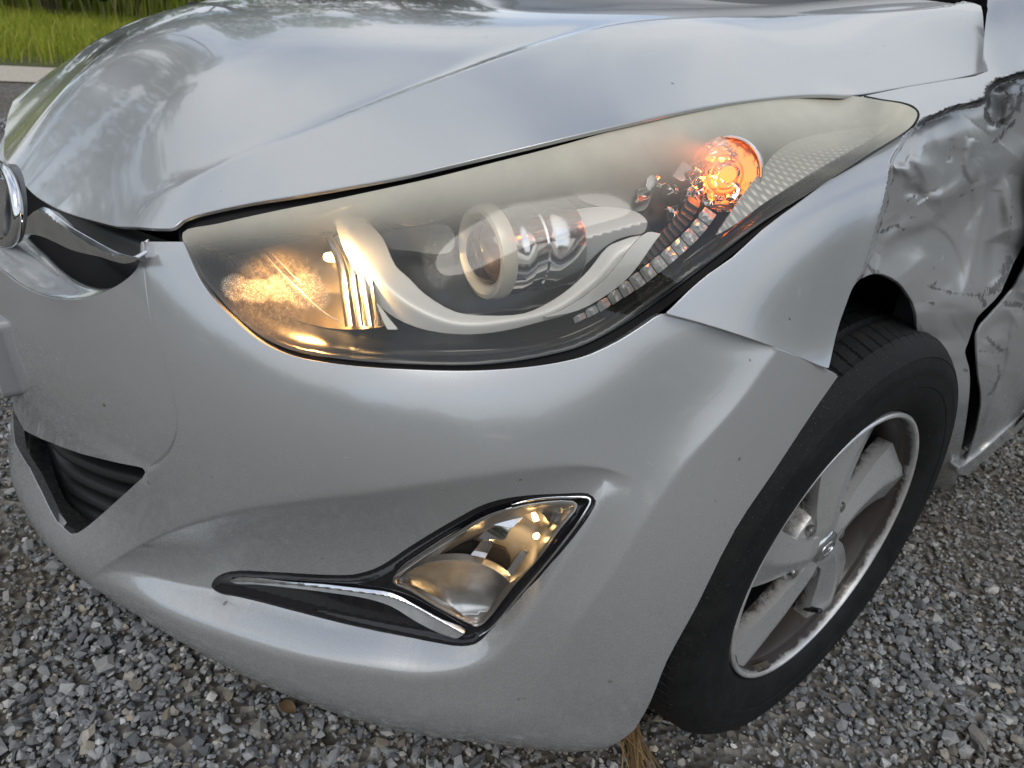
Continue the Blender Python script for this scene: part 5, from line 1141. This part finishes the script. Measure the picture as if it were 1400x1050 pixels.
ts=MT('crushed_stone'); to=ts.attr('tone'); hu=ts.attr('hue'); co=ts.n('ShaderNodeNewGeometry').outputs['Position']
cg=ts.ramp(to,(0.,(.060,.066,.072)),(.35,(.145,.153,.162)),(.7,(.29,.298,.305)),(1.,(.58,.575,.55)))
cb=ts.ramp(to,(0.,(.14,.12,.09)),(.5,(.33,.28,.20)),(1.,(.56,.48,.36)))
kh=ts.ramp(hu,(.86,0.),(1.,.8)); c=ts.mix(kh,cg,cb); nz=ts.noise(160,6,.7,co); c=ts.mix(.35,c,ts.ramp(nz,(.3,.35),(.7,1.25)),'MULTIPLY')
mud=ts.ramp(ts.noise(1.6,5,.6,co),(.45,0.),(.68,1.)); c=ts.mix(ts.math('MULTIPLY',mud,.4),c,(.13,.105,.065))
p=ts.pr(Base_Color=c,Roughness=.82); ts.l(ts.bump(nz,.35,.0015),p.inputs['Normal']); M_STONE=ts.m
def in_view(xy,m=200):
    q=(np.c_[xy,np.zeros(len(xy))]-CAM)@CM.T; px=np.stack([700+FPX*q[:,0]/q[:,2],525-FPX*q[:,1]/q[:,2]],1)
    return (q[:,2]>.05)&(px[:,0]>-m-140)&(px[:,0]<1400+m+60)&(px[:,1]>-m)&(px[:,1]<1050+m+60)
r_=np.random.default_rng(11)
def scatter(x0,x1,y0,y1,dens):
    n=int((x1-x0)*(y1-y0)*dens); return np.c_[r_.uniform(x0,x1,n),r_.uniform(y0,y1,n)]
def coarse(xy):  # patches where fines dominate
    return .5+.5*np.sin(xy[:,0]*5.1+1.3*np.sin(xy[:,1]*4.3))*np.cos(xy[:,1]*6.7+xy[:,0]*2)
near=scatter(-.7,2.1,-.6,2.4,21000); near=near[in_view(near)]; 
dens_keep=r_.uniform(size=len(near))<.55+.45*coarse(near); near=near[dens_keep]
sz=np.clip(r_.lognormal(math.log(.0076),.44,len(near)),.004,.030)*(.72+.45*coarse(near))
g1=stones('gravel',near,sz,1); tag(g1,kind='stuff')
mid=scatter(-4.6,4.5,-3.,7.5,1500); mid=mid[in_view(mid)]; m_=(mid[:,0]>-.7)&(mid[:,0]<2.1)&(mid[:,1]>-.6)&(mid[:,1]<2.4); mid=mid[~m_]
g2=stones('gravel',mid,np.clip(r_.lognormal(math.log(.018),.4,len(mid)),.008,.05),2); tag(g2,kind='stuff')
print('stones',len(near),len(mid))
for o_,l_ in ((g1,'grey crushed gravel under and beside the car'),(g2,'gravel running back to the verge')): o_['label']=l_; o_['category']='gravel'
# pale path and verge beyond the car
M_PATH=simple('dusty_path',(.42,.38,.31),.9,var=.25,bump=(20,.4,.01))
def strip_quad(name,x0,x1,z,mat,n=30):
    ys=np.linspace(-40,60,n); V=np.array([(x0+.25*math.sin(y*.7),y,z) for y in ys]+[(x1+.2*math.sin(y*.5+1),y,z) for y in ys]); F=[(i,i+1,n+i+1,n+i) for i in range(n-1)]
    o=mesh_obj(name,V,F,mat,smooth=False); tag(o,kind='structure'); return o
strip_quad('path',-6.6,-7.9,.004,M_PATH)
t=MT('verge_soil'); co=t.n('ShaderNodeNewGeometry').outputs['Position']; p=t.pr(Base_Color=t.mix(t.ramp(t.noise(3,6,.6,co),(.3,0.),(.7,1.)),(.045,.060,.014),(.085,.085,.025)),Roughness=.95)
strip_quad('verge',-7.8,-120,.010,t.m)
def leafmat(name,a,b,c,trans=.35):
    t=MT(name); g=t.n('ShaderNodeNewGeometry'); r=t.attr('tone'); col=t.ramp(r,(0.,a),(.5,b),(1.,c)); d=t.n('ShaderNodeBsdfDiffuse'); t.l(col,d.inputs[0]); tr=t.n('ShaderNodeBsdfTranslucent'); t.l(col,tr.inputs[0]); m=t.n('ShaderNodeMixShader'); m.inputs[0].default_value=trans; t.l(d.outputs[0],m.inputs[1]); t.l(tr.outputs[0],m.inputs[2]); t.l(m.outputs[0],t.out.inputs[0]); return t.m
M_GRASS=leafmat('grass',(.15,.20,.02),(.32,.37,.045),(.52,.50,.14)); M_WEED=leafmat('weeds',(.14,.21,.02),(.32,.38,.06),(.60,.54,.32)); M_LEAF=leafmat('dark_leaves',(.015,.030,.008),(.035,.065,.015),(.08,.12,.03)); M_LEAF2=leafmat('mid_leaves',(.04,.08,.012),(.11,.17,.03),(.22,.26,.06))
def blades(name,xy,h,w,mat,seed,z0=.01,lean=.35):
    r=np.random.default_rng(seed); n=len(xy); a=r.uniform(0,6.28,n); d=np.c_[np.cos(a),np.sin(a)]; l=r.normal(size=(n,2))*lean
    b=np.c_[xy,np.full(n,z0)]; s=np.c_[d*w[:,None]/2,np.zeros(n)]; m=b+np.c_[l*h[:,None]*.3,h*.6]; tp=b+np.c_[l*h[:,None],h]
    V=np.stack([b-s,b+s,m-s*.8,m+s*.8,tp],1).reshape(-1,3); k=5*np.arange(n)[:,None]; F=np.concatenate([k+[0,1,3],k+[0,3,2],k+[2,3,4]])
    return mesh_obj(name,V,F,mat,attrs=dict(tone=np.repeat(r.beta(2,2,n),5)),smooth=False)
r_=np.random.default_rng(21)
xy=np.c_[-7.8-r_.power(1.4,30000)*6.5,r_.uniform(-2.5,4.5,30000)]; g=blades('grass',xy,r_.uniform(.10,.34,30000),r_.uniform(.006,.016,30000),M_GRASS,3); tag(g,'mown green grass on the verge beyond the gravel','grass',kind='stuff')
xy=np.c_[r_.uniform(-17.,-13.2,16000),r_.uniform(-3.5,6.5,16000)]; g=blades('weeds',xy,r_.uniform(.5,1.35,16000),r_.uniform(.015,.04,16000),M_WEED,4,lean=.25); tag(g,'tall pale flowering weeds behind the mown verge','weeds',kind='stuff')
def crown(name,centres,radii,nleaf,size,mat,seed,parent=None):
    r=np.random.default_rng(seed); C=np.array(centres);Rr=np.array(radii); pick=r.choice(len(C),nleaf,p=Rr**2/np.sum(Rr**2)); v=r.normal(size=(nleaf,3)); v/=np.linalg.norm(v,axis=1)[:,None]; rad=r.uniform(.45,1.05,nleaf)**.6
    P=C[pick]+v*(Rr[pick]*rad)[:,None]*[1,1,.85]
    a=r.normal(size=(nleaf,3)); a/=np.linalg.norm(a,axis=1)[:,None]; b=np.cross(a,r.normal(size=(nleaf,3))); b/=np.linalg.norm(b,axis=1)[:,None]; s=size*r.uniform(.6,1.4,nleaf)[:,None]
    V=np.stack([P-a*s,P-b*s*.45,P+a*s,P+b*s*.45],1).reshape(-1,3); F=4*np.arange(nleaf)[:,None]+np.array([[0,1,2,3]])
    return mesh_obj(name,V,F,mat,parent,attrs=dict(tone=np.repeat(np.clip(r.beta(2,2,nleaf)+.12*(P[:,2]-C[pick][:,2])/Rr[pick],0,1),4)),smooth=False)
M_BARK=simple('bark',(.10,.075,.055),.9,var=.4,bump=(30,.6,.02))
def tube(name,pts,rad,mat,parent,n=9):
    pts=np.array(pts,float); V=[];F=[]
    for i,(p,r) in enumerate(zip(pts,rad)):
        t=pts[min(i+1,len(pts)-1)]-pts[max(i-1,0)]; t/=np.linalg.norm(t); u=np.cross(t,(0.3,.9,.1)); u/=np.linalg.norm(u); v=np.cross(t,u)
        for k in range(n): a=2*math.pi*k/n; V.append(p+(u*math.cos(a)+v*math.sin(a))*r)
    for i in range(len(pts)-1):
        for k in range(n): F.append((i*n+k,i*n+(k+1)%n,(i+1)*n+(k+1)%n,(i+1)*n+k))
    F.append(tuple(range(n))[::-1]); F.append(tuple(range((len(pts)-1)*n,len(pts)*n)))
    return mesh_obj(name,np.array(V),F,mat,parent)
def tree(x,y,h,r,seed,label,mat):
    q=np.random.default_rng(seed); t=empty('tree',(x,y,0)); tag(t,label,'tree','trees behind the verge')
    hh=h*.55; tube('trunk',[(x,y,-.1),(x+.1,y,h*.25),(x+.05,y+.15,h*.5),(x,y+.1,h*.8)],[.20,.16,.11,.04],M_BARK,t)
    cs=[];rs=[]
    for k in range(16):
        a=q.uniform(0,6.28); f=q.uniform(.22,1); rr=r*(1-.55*abs(f-.55)*1.4)*q.uniform(.45,.8); c=(x+math.cos(a)*rr,y+math.sin(a)*rr,h*f); cs.append(c); rs.append(r*q.uniform(.28,.5))
        if k<8: tube('branch',[(x+.05,y+.1,h*max(.2,f-.2)),((x+c[0])/2,(y+c[1])/2,h*(f-.05)),c],[.07,.045,.015],M_BARK,t,6)
    crown('crown',cs,rs,8000,.13,mat,seed,t)
tree(-17.5,1.2,10.5,2.8,31,'dark broadleaf tree directly behind the weeds at the top left',M_LEAF)
tree(-19.5,-3.6,11.5,3.2,32,'tall dark tree out beyond the left end of the weeds',M_LEAF)
tree(-18.5,5.6,11.,3.0,33,'large tree standing behind the bonnet, right of the others',M_LEAF2)
tree(-18.0,10.5,9.5,2.8,34,'round green tree far to the right behind the bonnet',M_LEAF)
tree(-20.,-9.0,11.,3.2,35,'big tree far to the left past the fence end',M_LEAF2)
def shrub(x,y,h,r,seed,label,mat):
    t=empty('shrub',(x,y,0)); tag(t,label,'shrub','shrubs along the wire fence'); q=np.random.default_rng(seed)
    cs=[(x+q.normal()*r*.4,y+q.normal()*r*.45,h*q.uniform(.3,.85)) for _ in range(9)]
    for k in range(4): tube('stem',[(x,y,-.05),tuple((np.array([x,y,0])+np.array(cs[k]))/2),cs[k]],[.03,.02,.008],M_BARK,t,5)
    crown('foliage',cs,[r*.45]*9,2600,.07,mat,seed,t)
shrub(-12.8,2.15,2.6,.95,41,'dense dark green shrub in front of the fence beside the bonnet',M_LEAF)
shrub(-13.6,3.6,2.3,.9,42,'shrub partly hidden behind the bonnet edge',M_LEAF2)
shrub(-14.2,.3,1.5,.8,43,'low bright green bush among the weeds at the top left corner',M_LEAF2)
# wire fence with a green post
M_FP=simple('green_fence_paint',(.03,.16,.12),.4)
fe=empty('wire_fence',(-14.6,2.,0)); tag(fe,'green wire mesh fence with posts behind the weeds','fence')
for y in (-4.6,-2.0,.6,3.2,5.8): lathe('post',[(.0004,1.85),(.028,1.84),(.03,1.8),(.03,-.1)],(-14.6,y,0),(0,0,1),M_FP,fe,n=10)
V=[];F=[]
def bar(a,b,r):
    a=np.array(a);b=np.array(b);k=len(V); t=b-a; t=t/np.linalg.norm(t); u=np.cross(t,(1,.1,.2)); u/=np.linalg.norm(u); v=np.cross(t,u)
    for p_ in (a,b):
        for q in range(3): an=q*2.094; V.append(p_+(u*math.cos(an)+v*math.sin(an))*r)
    for q in range(3): F.append((k+q,k+(q+1)%3,k+3+(q+1)%3,k+3+q))
for z in np.arange(.1,1.8,.1): bar((-14.6,-4.6,z),(-14.6,5.8,z),.003)
for y in np.arange(-4.6,5.8,.1): bar((-14.6,y,.05),(-14.6,y,1.8),.003)
o=mesh_obj('wire_mesh',np.array(V),F,M_FP,fe,smooth=False); o['kind']='stuff'
# far wood all round the yard
r_=np.random.default_rng(51); cs=[];rs=[]
for a in np.arange(-2.6,2.9,.085):
    if abs(a)>5: continue
    d=r_.uniform(26,34); cs.append((math.cos(a-.2)*d,math.sin(a-.2)*d,r_.uniform(1.6,3.4))); rs.append(r_.uniform(2.2,3.6))
w_=crown('far_wood',cs,rs,26000,.42,M_LEAF,52); tag(w_,'distant belt of trees round the yard','wood',kind='stuff')
# small litter: dry straw under the bumper corner and a leaf in the gravel
M_STRAW=leafmat('straw',(.16,.10,.05),(.28,.19,.10),(.42,.30,.16),.1)
c=at((866,1022),2,.012); n=46; a=RNG.normal(size=n)*.16-.9
V=[];F=[]
st=empty('dry_straw',tuple(c)); tag(st,'tuft of dry brown straw on the gravel under the bumper corner','straw')
V=[];k=0
for i in range(n):
    d=np.array([math.cos(a[i]+1.1+RNG.normal()*.1)*.8,-math.sin(.9),0]); d=at((870+RNG.uniform(-6,30),1075),2,.01)-c; d/=np.linalg.norm(d); L=RNG.uniform(.05,.13); o_=c-d*.03+np.array([RNG.normal()*.008,RNG.normal()*.008,RNG.uniform(0,.014)]); sd=np.cross(d,(0,0,1))*RNG.uniform(.0007,.0016); e=o_+d*L+RNG.normal(size=3)*.006+[0,0,.004]
    V+=[o_-sd,o_+sd,e+sd*.5,e-sd*.5]; F.append((4*i,4*i+1,4*i+2,4*i+3))
mesh_obj('stalks',np.array(V),F,M_STRAW,st,attrs=dict(tone=np.repeat(RNG.uniform(0,1,n),4)),smooth=False)
def dead_leaf(px,s,label,rot):
    c=at(px,2,.016); V=[];m=9
    for i in range(m):
        f=i/(m-1); w=s*.32*math.sin(math.pi*min(1,f*.96+.02))**.8
        for sx,dz in ((-1,.18*s),(0,0),(1,.15*s)): V.append((f*s-s/2,sx*w,dz*math.sin(f*3)+.06*s*math.sin(f*7)))
    R3=np.array([[math.cos(rot),-math.sin(rot),0],[math.sin(rot),math.cos(rot),0],[0,0,1]]); V=np.array(V)@R3.T+c; F=[(3*i+j,3*i+j+1,3*i+j+4,3*i+j+3) for i in range(m-1) for j in range(2)]
    o=mesh_obj('dead_leaf',V,F,simple('dead_leaf',(.13,.08,.04),.8,var=.4)); o.location=(0,0,0); tag(o,label,'leaf')
dead_leaf((393,968),.030,'curled brown leaf lying on the gravel below the bumper',.4)
